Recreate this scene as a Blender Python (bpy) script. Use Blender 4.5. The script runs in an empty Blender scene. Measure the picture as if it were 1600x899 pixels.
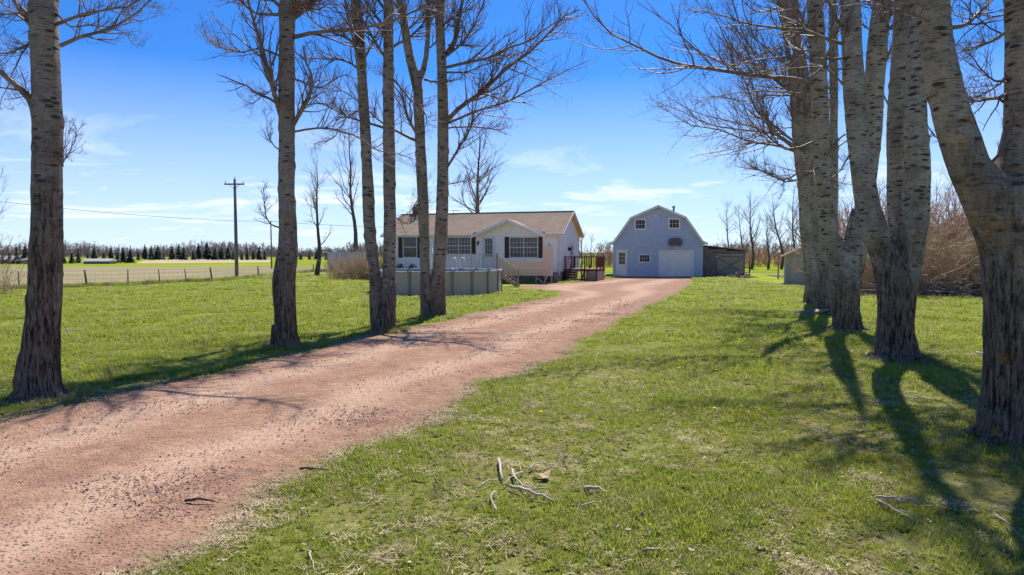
import bpy, bmesh, math, random
import numpy as np
from mathutils import Vector, Matrix, noise as mnoise
R = math.radians
scene = bpy.context.scene
col = scene.collection

# ------------------------------------------------------------------ camera
F, CX, CY, HOR, H = 1066.7, 800.0, 449.5, 395.0, 2.3
PITCH = math.atan((CY - HOR) / F)
cam_d = bpy.data.cameras.new('camera')
cam_d.lens = 24.0; cam_d.sensor_width = 36.0; cam_d.sensor_fit = 'HORIZONTAL'
cam_d.clip_start = 0.05; cam_d.clip_end = 9000
cam = bpy.data.objects.new('camera', cam_d); col.objects.link(cam)
cam.location = (0, 0, H); cam.rotation_euler = (math.pi/2 - PITCH, 0, 0)
scene.camera = cam

# ------------------------------------------------------------------ light, sky, exposure
SUN_EL, SUN_AZ = 54.0, 18.0         # azimuth to the right of the view direction (+Y)
sd = bpy.data.lights.new('sun', 'SUN'); sd.energy = 4.8; sd.angle = R(0.53); sd.color = (1.0, 0.95, 0.87)
sun = bpy.data.objects.new('sun', sd); col.objects.link(sun)
sdir = Vector((math.sin(R(SUN_AZ))*math.cos(R(SUN_EL)), math.cos(R(SUN_AZ))*math.cos(R(SUN_EL)), math.sin(R(SUN_EL))))
sun.rotation_euler = sdir.to_track_quat('Z', 'Y').to_euler()

world = bpy.data.worlds.new('World'); scene.world = world; world.use_nodes = True
wn = world.node_tree; wn.nodes.clear()
def wnode(t, **k):
    n = wn.nodes.new(t)
    for a, b in k.items(): setattr(n, a, b)
    return n
def sky_math(op, a, b=None, clamp=False):
    n = wnode('ShaderNodeMath', operation=op, use_clamp=clamp)
    for i, v in enumerate((a, b)):
        if v is None: continue
        if isinstance(v, (int, float)): n.inputs[i].default_value = v
        else: wn.links.new(v, n.inputs[i])
    return n.outputs[0]
sky = wnode('ShaderNodeTexSky', sky_type='NISHITA', sun_disc=False, sun_elevation=R(SUN_EL), sun_rotation=R(SUN_AZ),
            air_density=1.0, dust_density=0.3, ozone_density=3.0, altitude=50)
tint = wnode('ShaderNodeMix', data_type='RGBA', blend_type='MULTIPLY'); tint.inputs[0].default_value = 1.0
tint.inputs[7].default_value = (0.20, 0.55, 1.06, 1)
wn.links.new(sky.outputs[0], tint.inputs[6])
tc = wnode('ShaderNodeTexCoord'); sep = wnode('ShaderNodeSeparateXYZ'); wn.links.new(tc.outputs['Generated'], sep.inputs[0])
elev = sky_math('MAXIMUM', sep.outputs[2], 0.0)
# cirrus: a flat sheet high up, seen towards the horizon
den = sky_math('ADD', elev, 0.10)
cxn = sky_math('DIVIDE', sep.outputs[0], den); cyn = sky_math('DIVIDE', sep.outputs[1], den)
comb = wnode('ShaderNodeCombineXYZ')
wn.links.new(sky_math('MULTIPLY', cxn, 0.55), comb.inputs[0]); wn.links.new(sky_math('MULTIPLY', cyn, 0.75), comb.inputs[1])
cn = wnode('ShaderNodeTexNoise'); cn.inputs['Scale'].default_value = 1.45; cn.inputs['Detail'].default_value = 9; cn.inputs['Roughness'].default_value = 0.62
cn.inputs['Distortion'].default_value = 0.6
wn.links.new(comb.outputs[0], cn.inputs['Vector'])
mr = wnode('ShaderNodeMapRange'); mr.inputs[1].default_value = 0.37; mr.inputs[2].default_value = 0.62
wn.links.new(cn.outputs['Fac'], mr.inputs[0])
fall = wnode('ShaderNodeMapRange'); fall.inputs[1].default_value = 0.08; fall.inputs[2].default_value = 0.215; fall.inputs[3].default_value = 1.0; fall.inputs[4].default_value = 0.0
wn.links.new(elev, fall.inputs[0])
cm = sky_math('MULTIPLY', sky_math('MULTIPLY', mr.outputs[0], fall.outputs[0]), 0.92, clamp=True)
# thin veil low down
veil = wnode('ShaderNodeMapRange'); veil.inputs[1].default_value = 0.0; veil.inputs[2].default_value = 0.25; veil.inputs[3].default_value = 0.72; veil.inputs[4].default_value = 0.0
wn.links.new(elev, veil.inputs[0])
cmv = sky_math('MAXIMUM', cm, sky_math('MULTIPLY', veil.outputs[0], 1.0))
cmix = wnode('ShaderNodeMix', data_type='RGBA'); cmix.inputs[7].default_value = (7.4, 8.2, 9.2, 1)
wn.links.new(cmv, cmix.inputs[0]); wn.links.new(tint.outputs[2], cmix.inputs[6])
bg = wnode('ShaderNodeBackground'); bg.inputs[1].default_value = 0.092
wo = wnode('ShaderNodeOutputWorld')
wn.links.new(cmix.outputs[2], bg.inputs[0]); wn.links.new(bg.outputs[0], wo.inputs[0])
scene.view_settings.view_transform = 'Standard'; scene.view_settings.look = 'None'
scene.view_settings.exposure = 0.62; scene.view_settings.gamma = 1.0

# ------------------------------------------------------------------ measuring: a photo pixel as a point in the place
cp, sp = math.cos(PITCH), math.sin(PITCH)
def ray(px, py):
    a = (px - CX)/F; b = -(py - CY)/F
    return Vector((a, cp + b*sp, b*cp - sp))
def at(px, py, Y):
    d = ray(px, py); t = Y/d.y
    return Vector((d.x*t, Y, H + d.z*t))
def ground(px, py):
    d = ray(px, py); t = -H/d.z
    return Vector((d.x*t, d.y*t, 0))

# ------------------------------------------------------------------ materials
def mat(name):
    m = bpy.data.materials.new(name); m.use_nodes = True
    nt = m.node_tree; b = nt.nodes['Principled BSDF']
    return m, nt, b
class NT:
    def __init__(s, nt): s.nt = nt
    def n(s, t, **k):
        n = s.nt.nodes.new(t)
        for a, b in k.items(): setattr(n, a, b)
        return n
    def l(s, a, b): s.nt.links.new(a, b)
    def set(s, sock, v):
        if hasattr(v, 'is_linked') or isinstance(v, bpy.types.NodeSocket): s.l(v, sock)
        else: sock.default_value = v
    def coord(s, which='Object', scale=(1,1,1), loc=(0,0,0)):
        t = s.n('ShaderNodeTexCoord'); m = s.n('ShaderNodeMapping')
        m.inputs['Scale'].default_value = scale; m.inputs['Location'].default_value = loc
        s.l(t.outputs[which], m.inputs[0]); return m.outputs[0]
    def world(s, scale=(1,1,1)):
        t = s.n('ShaderNodeNewGeometry'); m = s.n('ShaderNodeMapping'); m.inputs['Scale'].default_value = scale
        s.l(t.outputs['Position'], m.inputs[0]); return m.outputs[0]
    def noise(s, vec, scale, detail=4, rough=0.55, dist=0.0):
        n = s.n('ShaderNodeTexNoise'); s.l(vec, n.inputs['Vector'])
        n.inputs['Scale'].default_value = scale; n.inputs['Detail'].default_value = detail
        n.inputs['Roughness'].default_value = rough; n.inputs['Distortion'].default_value = dist
        return n.outputs['Fac']
    def mr(s, v, a, b, c=0.0, d=1.0):
        n = s.n('ShaderNodeMapRange'); s.l(v, n.inputs[0])
        for i, q in enumerate((a, b, c, d)): n.inputs[i+1].default_value = q
        return n.outputs[0]
    def mix(s, f, a, b, blend='MIX'):
        n = s.n('ShaderNodeMix', data_type='RGBA', blend_type=blend)
        s.set(n.inputs[0], f)
        for i, v in ((6, a), (7, b)):
            if isinstance(v, tuple): n.inputs[i].default_value = v + (1,) if len(v) == 3 else v
            else: s.l(v, n.inputs[i])
        return n.outputs[2]
    def math(s, op, a, b=None):
        n = s.n('ShaderNodeMath', operation=op)
        s.set(n.inputs[0], a)
        if b is not None: s.set(n.inputs[1], b)
        return n.outputs[0]
    def bump(s, h, strength, dist, bsdf):
        n = s.n('ShaderNodeBump'); n.inputs['Strength'].default_value = strength; n.inputs['Distance'].default_value = dist
        s.l(h, n.inputs['Height']); s.l(n.outputs[0], bsdf.inputs['Normal'])
def c3(r, g, b): return (r, g, b)

def simple(name, c, rough=0.7, var=0.18, scale=3.0, c2=None, bump=0.0, metal=0.0, spec=0.3, stretch=(1,1,1)):
    m, nt, b = mat(name); t = NT(nt)
    v = t.coord('Object', stretch)
    f = t.mr(t.noise(v, scale, 6, 0.65), 0.3, 0.7)
    c2 = c2 or tuple(x*(1-var*1.6) for x in c)
    base = t.mix(f, c2, c)
    t.l(base, b.inputs['Base Color'])
    b.inputs['Roughness'].default_value = rough; b.inputs['Metallic'].default_value = metal
    b.inputs['Specular IOR Level'].default_value = spec
    if bump: t.bump(t.noise(v, scale*6, 5), bump, 0.01, b)
    return m
M = {}
M['white_trim'] = simple('white_trim', (0.72,0.71,0.69), 0.5, 0.08, 2)
M['house_siding'] = simple('house_siding', (0.88,0.84,0.78), 0.55, 0.07, 0.8, stretch=(1,1,0.3))
M['barn_siding'] = simple('barn_siding', (0.53,0.59,0.67), 0.65, 0.10, 1.2, (0.44,0.50,0.59), stretch=(1,1,2))
M['barn_trim'] = simple('barn_trim', (0.90,0.86,0.82), 0.6, 0.12, 2)
M['shutter'] = simple('shutter', (0.085,0.03,0.03), 0.6, 0.1)
M['door_white'] = simple('door_white', (0.66,0.67,0.70), 0.45, 0.05)
M['garage'] = simple('garage_door_paint', (0.90,0.86,0.80), 0.5, 0.08, 1.5)
M['skirt'] = simple('skirting', (0.16,0.10,0.075), 0.8, 0.2)
M['concrete'] = simple('concrete', (0.42,0.33,0.27), 0.9, 0.2, 4, bump=.3)
M['deck_wood'] = simple('weathered_deck_wood', (0.46,0.35,0.27), 0.85, 0.2, 3, (0.32,0.24,0.18), .3, stretch=(1,1,.3))
M['board_tan'] = simple('tan_boards', (0.80,0.62,0.44), 0.85, 0.2, 3, (0.62,0.47,0.33), .3, stretch=(3,3,.4))
M['baluster'] = simple('grey_white_rail', (0.55,0.47,0.42), 0.7, 0.12)
M['red_wood'] = simple('red_stained_wood', (0.17,0.062,0.045), 0.7, 0.25, 4, (0.11,0.042,0.032))
M['tread_wood'] = simple('worn_tread', (0.38,0.27,0.23), 0.8, 0.2, 4)
M['black_metal'] = simple('black_metal', (0.015,0.015,0.017), 0.45, 0.1, metal=0.3)
M['grey_metal'] = simple('grey_metal', (0.30,0.31,0.32), 0.45, 0.15, metal=0.4)
M['wire'] = simple('wire', (0.10,0.10,0.10), 0.6, 0.1)
M['pool_wall'] = simple('pool_wall', (0.52,0.42,0.32), 0.6, 0.1, 1.2, (0.44,0.35,0.27), stretch=(1,1,.3))
M['pool_upright'] = simple('pool_upright', (0.27,0.23,0.19), 0.5, 0.1)
M['pool_rim'] = simple('pool_rim', (0.62,0.66,0.72), 0.4, 0.06)
M['white_plastic'] = simple('white_plastic', (0.78,0.78,0.78), 0.35, 0.04)
M['pole_wood'] = simple('utility_pole_wood', (0.20,0.185,0.17), 0.9, 0.25, 4, bump=.3, stretch=(2,2,.2))
M['post_wood'] = simple('fence_post_wood', (0.13,0.11,0.09), 0.9, 0.3, 6, bump=.4, stretch=(2,2,.2))
M['old_planks'] = simple('weathered_planks', (0.27,0.225,0.195), 0.9, 0.3, 2.5, (0.14,0.115,0.10), .4, stretch=(.5,1,3))
M['old_door'] = simple('weathered_green_door', (0.38,0.35,0.26), 0.9, 0.2, 2.5, (0.27,0.25,0.18), .3, stretch=(3,1,.5))
M['shed_board'] = simple('grey_shed_boards', (0.50,0.47,0.43), 0.85, 0.15, 2.5, (0.38,0.355,0.325), .3, stretch=(3,1,.4))
M['shed_panel'] = simple('pale_shed_panel', (0.56,0.56,0.50), 0.85, 0.15, 2)
M['shed_gable'] = simple('tan_shed_gable', (0.52,0.43,0.34), 0.85, 0.15, 2)
M['trailer'] = simple('trailer_side', (0.42,0.48,0.56), 0.45, 0.08, 1)
M['tyre'] = simple('tyre', (0.02,0.02,0.02), 0.8, 0.1)
M['insulator'] = simple('insulator', (0.35,0.38,0.40), 0.25, 0.1)
M['backboard'] = simple('backboard', (0.13,0.12,0.13), 0.35, 0.1)
M['orange_rim'] = simple('orange_rim', (0.25,0.05,0.02), 0.5)
M['cushion'] = simple('dark_plants', (0.03,0.045,0.03), 0.8, .3, 8)
M['curtain'] = simple('curtain', (0.42,0.46,0.46), 0.9, .12, 3, stretch=(6,6,.5))
M['farm_roof'] = simple('farm_roof', (0.40,0.37,0.35), 0.6, .1)
M['farm_wall'] = simple('farm_wall', (0.26,0.20,0.17), 0.8, .1)
M['firewood'] = simple('scrap_wood', (0.34,0.28,0.25), 0.9, .4, 3, (0.12,0.09,0.08))
M['rim_light'] = simple('lamp_glass', (0.7,0.7,0.65), 0.2, .05)

# brick chimney
m, nt, b = mat('brick'); t = NT(nt)
bt = t.n('ShaderNodeTexBrick'); bt.inputs['Scale'].default_value = 9; bt.inputs['Color1'].default_value = (0.27,0.06,0.045,1); bt.inputs['Color2'].default_value = (0.2,0.05,0.04,1)
bt.inputs['Mortar'].default_value = (0.3,0.26,0.24,1); t.l(t.coord('Object'), bt.inputs['Vector']); t.l(bt.outputs[0], b.inputs['Base Color']); b.inputs['Roughness'].default_value = .9
M['brick'] = m
# glass
def glass(name, c, rough=0.06):
    m, nt, b = mat(name); t = NT(nt)
    f = t.mr(t.noise(t.coord('Object'), 1.7, 3), .35, .65)
    t.l(t.mix(f, c, tuple(x*2.6 for x in c)), b.inputs['Base Color'])
    b.inputs['Roughness'].default_value = rough; b.inputs['Specular IOR Level'].default_value = .5
    return m
M['glass'] = glass('window_glass', (0.018,0.018,0.02))
# shingles
def shingles(name, a, b2):
    m, nt, b = mat(name); t = NT(nt)
    v = t.coord('Object')
    n1 = t.noise(v, 0.8, 6, .7); n2 = t.noise(t.coord('Object', (3,1,7)), 2.2, 3, .6)
    t.l(t.mix(t.mr(t.math('ADD', t.math('MULTIPLY', n1, .5), t.math('MULTIPLY', n2, .5)), .38, .62), a, b2), b.inputs['Base Color'])
    b.inputs['Roughness'].default_value = .92; b.inputs['Specular IOR Level'].default_value = .15
    t.bump(t.noise(v, 30, 2), .4, .01, b)
    return m
M['shingle_tan'] = shingles('tan_asphalt_shingles', (0.265,0.195,0.142), (0.365,0.28,0.208))
M['shingle_grey'] = shingles('grey_asphalt_shingles', (0.12,0.11,0.115), (0.21,0.195,0.2))

# bark: smooth pale upper stem with dark scars, dark furrowed lower trunk, lichen
def bark(name, seed, zlow, pale=(0.37,0.31,0.24), lichen=0.5):
    m, nt, b = mat(name); t = NT(nt)
    v = t.coord('Object', (1,1,1), (seed*3.1, seed*1.7, 0))
    vz = t.coord('Object', (1,1,3.6), (seed*3.1, seed*1.7, 0))
    vf = t.coord('Object', (1,1,.13), (seed*3.1, seed*1.7, 0))
    base = t.mix(t.mr(t.noise(v, 2.2, 6, .65), .32, .68), tuple(x*0.62 for x in pale), pale)
    base = t.mix(t.mr(t.noise(vz, 14, 3, .6), .52, .62, 0, .35), base, tuple(x*1.25 for x in pale))
    base = t.mix(t.mr(t.noise(v, 34, 4, .7), .40, .66, 0, .6), base, tuple(x*0.42 for x in pale))
    # horizontal dark dashes and branch scars
    vd = t.n('ShaderNodeVectorMath', operation='ADD'); nn = t.n('ShaderNodeTexNoise'); nn.inputs['Scale'].default_value = 7; t.l(v, nn.inputs['Vector'])
    vs = t.n('ShaderNodeVectorMath', operation='SCALE'); t.l(nn.outputs['Color'], vs.inputs[0]); vs.inputs['Scale'].default_value = .10
    t.l(t.coord('Object', (1,1,2.9), (seed*1.3, seed, 0)), vd.inputs[0]); t.l(vs.outputs[0], vd.inputs[1])
    vo = t.n('ShaderNodeTexVoronoi'); vo.inputs['Scale'].default_value = 4.6; t.l(vd.outputs[0], vo.inputs['Vector'])
    vc = t.n('ShaderNodeSeparateColor'); t.l(vo.outputs['Color'], vc.inputs[0])
    s1 = t.math('MULTIPLY', t.mr(vo.outputs['Distance'], .24, .42, 1, 0), t.mr(vc.outputs[0], .52, .60))
    vo2 = t.n('ShaderNodeTexVoronoi'); vo2.inputs['Scale'].default_value = 2.3; t.l(vd.outputs[0], vo2.inputs['Vector']); vc2 = t.n('ShaderNodeSeparateColor'); t.l(vo2.outputs['Color'], vc2.inputs[0])
    s1 = t.math('MAXIMUM', s1, t.math('MULTIPLY', t.mr(vo2.outputs['Distance'], .15, .32, 1, 0), t.mr(vc2.outputs[1], .55, .62)))
    s2 = t.mr(t.noise(t.coord('Object', (1,1,9), (seed, 2, 5)), 5.0, 4, .65), .54, .66, 0, .8)
    scars = t.math('MAXIMUM', s1, s2)
    base = t.mix(t.math('MULTIPLY', scars, .88), base, c3(0.025,0.019,0.015))
    base = t.mix(t.mr(t.noise(t.coord('Object', (1,1,1.6), (seed,0,3)), 1.3, 4, .6), .48, .70, 0, .55), base, c3(0.11,0.09,0.07))
    # furrowed lower bark
    fur = t.noise(vf, 24, 5, .7, .4)
    rough_c = t.mix(t.mr(fur, .40, .60), c3(0.016,0.012,0.010), c3(0.21,0.168,0.128))
    rough_c = t.mix(t.mr(t.noise(v, 9, 5, .7), .55, .75, 0, .55), rough_c, c3(0.28,0.24,0.19))
    sepn = t.n('ShaderNodeSeparateXYZ'); tcn = t.n('ShaderNodeTexCoord'); t.l(tcn.outputs['Object'], sepn.inputs[0])
    low = t.math('ADD', t.math('MULTIPLY', t.math('SUBTRACT', t.noise(t.coord('Object', (1,1,.35), (seed*2,0,1)), 2.6, 6, .75), .5), 9.0), t.math('MULTIPLY', t.math('SUBTRACT', zlow, sepn.outputs[2]), 1.25))
    lowm = t.mr(low, -1.3, 1.3)
    base = t.mix(lowm, base, rough_c)
    li = t.math('MULTIPLY', t.mr(t.noise(v, 5.5, 6, .7), .56, .64), t.mr(t.noise(v, .9, 2), .46, .62))
    base = t.mix(t.math('MULTIPLY', li, lichen), base, c3(0.30,0.155,0.03))
    gr = t.mr(t.noise(v, 2.7, 5, .7), .52, .68, 0, .38)
    base = t.mix(gr, base, c3(0.10,0.105,0.07))
    t.l(base, b.inputs['Base Color'])
    b.inputs['Roughness'].default_value = .9; b.inputs['Specular IOR Level'].default_value = .12
    hgt = t.math('ADD', t.math('ADD', t.math('MULTIPLY', lowm, fur), t.math('MULTIPLY', t.noise(vz, 18, 4), .12)), t.math('MULTIPLY', scars, -.25))
    t.bump(hgt, .75, .035, b)
    return m
def twigmat(name, a, b2, hi):
    m, nt, b = mat(name); t = NT(nt)
    v = t.world()
    base = t.mix(t.mr(t.noise(v, 2.2, 3), .35, .65), a, b2)
    base = t.mix(t.mr(t.noise(v, 11, 2), .55, .7, 0, .6), base, hi)
    t.l(base, b.inputs['Base Color']); b.inputs['Roughness'].default_value = .6; b.inputs['Specular IOR Level'].default_value = .35
    return m
M['branch'] = twigmat('branch_bark', (0.14,0.095,0.075), (0.27,0.20,0.155), (0.38,0.31,0.25))
M['twig'] = twigmat('twig_bark', (0.10,0.058,0.048), (0.18,0.115,0.09), (0.32,0.24,0.19))
M['far_twig'] = twigmat('far_twig_bark', (0.16,0.125,0.11), (0.22,0.175,0.15), (0.28,0.23,0.19))
M['far_trunk'] = simple('far_trunk_bark', (0.14,0.115,0.10), .9, .3, 4, (0.05,0.04,0.036))
M['red_twig'] = twigmat('red_shrub_twigs', (0.42,0.22,0.14), (0.52,0.32,0.21), (0.60,0.45,0.30))
M['tan_twig'] = twigmat('tan_shrub_twigs', (0.42,0.29,0.18), (0.56,0.42,0.27), (0.66,0.54,0.38))
M['pale_stick'] = simple('bleached_stick', (0.62,0.52,0.40), .8, .3, 8, (0.22,0.18,0.14))
M['dark_stick'] = simple('dark_stick', (0.09,0.065,0.05), .9, .3, 8)
M['spruce'] = simple('spruce_needles', (0.035,0.060,0.035), .8, .3, 1.2, (0.018,0.034,0.022))
M['dry_reed'] = simple('dry_reeds', (0.40,0.33,0.235), .9, .2, 4, (0.27,0.22,0.15))

def lawn_colour(t, v):
    n1 = t.noise(v, .23, 4, .6); n2 = t.noise(v, 1.4, 5, .65); n3 = t.noise(v, 6.5, 4, .65)
    c = t.mix(t.mr(n1, .35, .65), c3(0.205,0.262,0.020), c3(0.315,0.355,0.038))
    c = t.mix(t.mr(n2, .45, .70, 0, .7), c, c3(0.34,0.36,0.075))
    c = t.mix(t.mr(n3, .50, .70, 0, .75), c, c3(0.09,0.15,0.018))
    dn = t.n('ShaderNodeVectorMath', operation='DISTANCE'); t.l(v, dn.inputs[0]); dn.inputs[1].default_value = (4.9, 7.4, 0)   # mossy yellow patches near the big right poplar
    moss = t.math('MULTIPLY', t.mr(dn.outputs['Value'], 1.2, 3.4, 1, 0), t.mr(t.noise(v, 1.3, 5, .65), .46, .58))
    c = t.mix(t.math('MULTIPLY', moss, .8), c, c3(0.46,0.37,0.03))
    return c, n2, n3
def near_mask(t):
    """1 where the thin, patchy turf right of the driveway and under the trees lies, 0 on the open lawn"""
    g = t.n('ShaderNodeNewGeometry'); s = t.n('ShaderNodeSeparateXYZ'); t.l(g.outputs['Position'], s.inputs[0])
    return t.mr(s.outputs[1], 5, 24, 1, 0)
m, nt, b = mat('lawn'); t = NT(nt); v = t.world()
c, n2, n3 = lawn_colour(t, v)
thin = t.math('MULTIPLY', t.mr(t.noise(v, .9, 6, .7), .42, .64), near_mask(t))
c = t.mix(t.math('MULTIPLY', thin, .75), c, c3(0.25,0.20,0.12))
c = t.mix(t.mr(t.noise(v, .55, 6, .7), .60, .76, 0, .45), c, c3(0.28,0.24,0.12))
c = t.mix(t.mr(t.noise(v, 38, 3, .6), .5, .72, 0, .5), c, c3(0.035,0.055,0.012))
gnd = t.n('ShaderNodeNewGeometry'); sg = t.n('ShaderNodeSeparateXYZ'); t.l(gnd.outputs['Position'], sg.inputs[0])
c = t.mix(t.mr(sg.outputs[1], 9, 40, .55, 0), c, c3(0.15,0.125,0.06))   # thatch and soil show between the blades where they are built
t.l(c, b.inputs['Base Color']); b.inputs['Roughness'].default_value = 1; b.inputs['Specular IOR Level'].default_value = .05
t.bump(t.math('ADD', t.noise(v, 22, 4, .7), t.noise(v, 3, 3)), .8, .04, b)
M['lawn'] = m

def leafy(name, far=False):
    m, nt, b = mat(name); t = NT(nt); v = t.world()
    c, n2, n3 = lawn_colour(t, v)
    oi = t.n('ShaderNodeObjectInfo')
    c = t.mix(t.mr(oi.outputs['Random'], 0, 1, 0, .45), c, c3(0.12,0.21,0.025))
    c = t.mix(t.mr(oi.outputs['Random'], .68, .72, 0, .85), c, c3(0.36,0.34,0.10))
    c = t.mix(t.mr(oi.outputs['Random'], .86, .87, 0, .9), c, c3(0.46,0.38,0.24))
    c = t.mix(t.math('MULTIPLY', t.mr(t.noise(v, .9, 6, .7), .46, .66), t.math('MULTIPLY', near_mask(t), .6)), c, c3(0.30,0.27,0.13))
    t.l(c, b.inputs['Base Color']); b.inputs['Roughness'].default_value = .65; b.inputs['Specular IOR Level'].default_value = .2
    tr = t.n('ShaderNodeBsdfTranslucent'); t.l(t.mix(.45, c, c3(0.55,0.62,0.07)), tr.inputs[0])
    ms = t.n('ShaderNodeMixShader'); ms.inputs[0].default_value = .5
    out = nt.nodes['Material Output']
    t.l(b.outputs[0], ms.inputs[1]); t.l(tr.outputs[0], ms.inputs[2]); t.l(ms.outputs[0], out.inputs[0])
    return m
M['grass'] = leafy('grass_blades')
def leaf_mat():
    m, nt, b = mat('dead_leaf'); t = NT(nt); oi = t.n('ShaderNodeObjectInfo')
    t.l(t.mix(oi.outputs['Random'], c3(0.14,0.085,0.05), c3(0.62,0.50,0.34)), b.inputs['Base Color']); b.inputs['Roughness'].default_value = 1; b.inputs['Specular IOR Level'].default_value = .05
    return m
M['dead_leaf'] = leaf_mat()
def straw_mat():
    m, nt, b = mat('straw'); t = NT(nt); oi = t.n('ShaderNodeObjectInfo')
    t.l(t.mix(oi.outputs['Random'], c3(0.20,0.14,0.08), c3(0.58,0.48,0.30)), b.inputs['Base Color']); b.inputs['Roughness'].default_value = 1; b.inputs['Specular IOR Level'].default_value = .05
    return m
M['straw'] = straw_mat()

# driveway gravel; UV.x runs across (0 left edge .. 1 right edge), UV.y along in metres
m, nt, b = mat('red_dirt_driveway'); t = NT(nt); v = t.world()
uvn = t.n('ShaderNodeTexCoord'); su = t.n('ShaderNodeSeparateXYZ'); t.l(uvn.outputs['UV'], su.inputs[0])
c = t.mix(t.mr(t.noise(v, .8, 6, .65), .33, .67), c3(0.345,0.198,0.122), c3(0.46,0.285,0.187))
c = t.mix(t.mr(t.noise(v, 5, 6, .7), .48, .70, 0, .5), c, c3(0.22,0.11,0.07))
wob = t.math('ADD', su.outputs[0], t.math('MULTIPLY', t.math('SUBTRACT', t.noise(v, .5, 3), .5), .16))
trk = t.math('ADD', t.mr(t.math('ABSOLUTE', t.math('SUBTRACT', wob, .27)), .03, .14, 1, 0), t.mr(t.math('ABSOLUTE', t.math('SUBTRACT', wob, .70)), .03, .14, 1, 0))
c = t.mix(t.math('MULTIPLY', t.mr(t.noise(t.world((1,1,1)), 2.6, 10, .85), .38, .60, .85, 0), 1.0), c, c3(0.215,0.115,0.08))
c = t.mix(t.math('MULTIPLY', trk, .55), c, c3(0.56,0.385,0.27))
pv = t.n('ShaderNodeTexVoronoi'); pv.inputs['Scale'].default_value = 26; t.l(v, pv.inputs['Vector'])
peb = t.math('MULTIPLY', t.mr(t.noise(v, 1.3, 5, .7), .34, .58, .12, 1), t.mr(pv.outputs['Distance'], .25, .42, .85, 0))
c = t.mix(peb, c, t.mix(t.mr(pv.outputs['Color'], 0, 1), c3(0.15,0.08,0.06), c3(0.42,0.29,0.22)))
edge = t.math('MINIMUM', su.outputs[0], t.math('SUBTRACT', 1.0, su.outputs[0]))
eg = t.mr(t.math('ADD', edge, t.math('MULTIPLY', t.math('SUBTRACT', t.noise(v, 2.3, 6, .75), .5), .22)), .0, .075, 1, 0)
c = t.mix(t.math('MULTIPLY', eg, .8), c, t.mix(t.mr(t.noise(v, 5, 5, .7), .42, .58), c3(0.24,0.15,0.10), c3(0.22,0.19,0.085)))
t.l(c, b.inputs['Base Color']); b.inputs['Roughness'].default_value = .95; b.inputs['Specular IOR Level'].default_value = .1
hh = t.math('ADD', t.math('MULTIPLY', t.noise(v, 7, 6, .7), 1.0), t.math('MULTIPLY', t.mr(pv.outputs['Distance'], .0, .45, 1, 0), .35))
t.bump(hh, 1.0, .05, b)
M['driveway'] = m
def stone_mat():
    m, nt, b = mat('red_stones'); t = NT(nt); oi = t.n('ShaderNodeObjectInfo')
    t.l(t.mix(oi.outputs['Random'], c3(0.15,0.075,0.06), c3(0.40,0.26,0.20)), b.inputs['Base Color']); b.inputs['Roughness'].default_value = .85
    return m
M['stone'] = stone_mat()
def field(name, a, b2, sc, c2=None, stretch=(1,1,1), speck=None):
    m, nt, b = mat(name); t = NT(nt); v = t.world(stretch)
    c = t.mix(t.mr(t.noise(v, sc, 6, .7), .35, .65), a, b2)
    if c2: c = t.mix(t.mr(t.noise(v, sc*4, 5, .7), .5, .68, 0, .8), c, c2)
    t.l(c, b.inputs['Base Color']); b.inputs['Roughness'].default_value = 1; b.inputs['Specular IOR Level'].default_value = .0
    t.bump(t.noise(v, 6, 4, .7), .6, .08, b)
    return m
M['dry_field'] = field('dry_field', (0.24,0.205,0.115), (0.31,0.26,0.16), .12, (0.20,0.20,0.09))
M['green_field'] = field('green_field', (0.19,0.23,0.025), (0.25,0.29,0.04), .03)
M['tan_field'] = field('stubble', (0.36,0.29,0.18), (0.47,0.39,0.26), .2)
M['outland'] = field('outland', (0.15,0.17,0.055), (0.20,0.19,0.09), .01)
M['brown_soil'] = field('leafy_soil', (0.13,0.095,0.07), (0.22,0.17,0.12), 1.2)

# ------------------------------------------------------------------ mesh helpers
def np_mesh(name, V, faces, smooth=False):
    """faces: list of int arrays (m,k)"""
    me = bpy.data.meshes.new(name)
    V = np.ascontiguousarray(V, dtype=np.float32)
    me.vertices.add(len(V)); me.vertices.foreach_set('co', V.ravel())
    faces = [f for f in faces if len(f)]
    nl = sum(f.size for f in faces); npoly = sum(len(f) for f in faces)
    me.loops.add(nl); me.polygons.add(npoly)
    li = np.concatenate([f.ravel() for f in faces]).astype(np.int32)
    tot = np.concatenate([np.full(len(f), f.shape[1]) for f in faces]).astype(np.int32)
    st = np.concatenate([[0], np.cumsum(tot)[:-1]]).astype(np.int32)
    me.loops.foreach_set('vertex_index', li); me.polygons.foreach_set('loop_start', st); me.polygons.foreach_set('loop_total', tot)
    if smooth: me.polygons.foreach_set('use_smooth', np.ones(npoly, dtype=bool))
    me.update(calc_edges=True)
    return me
def tag(o, label=None, cat=None, group=None, kind=None):
    if label: o['label'] = label
    if cat: o['category'] = cat
    if group: o['group'] = group
    if kind: o['kind'] = kind
    return o
def link(name, me, material=None, parent=None):
    o = bpy.data.objects.new(name, me); col.objects.link(o)
    if material is not None and me is not None and not me.materials: me.materials.append(material)
    if parent is not None: o.parent = parent
    return o
def empty(name, loc, rz=0, label=None, cat=None, group=None):
    o = bpy.data.objects.new(name, None); col.objects.link(o)
    o.location = loc; o.rotation_euler = (0, 0, rz); o.empty_display_size = .2
    return tag(o, label, cat, group)
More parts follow.
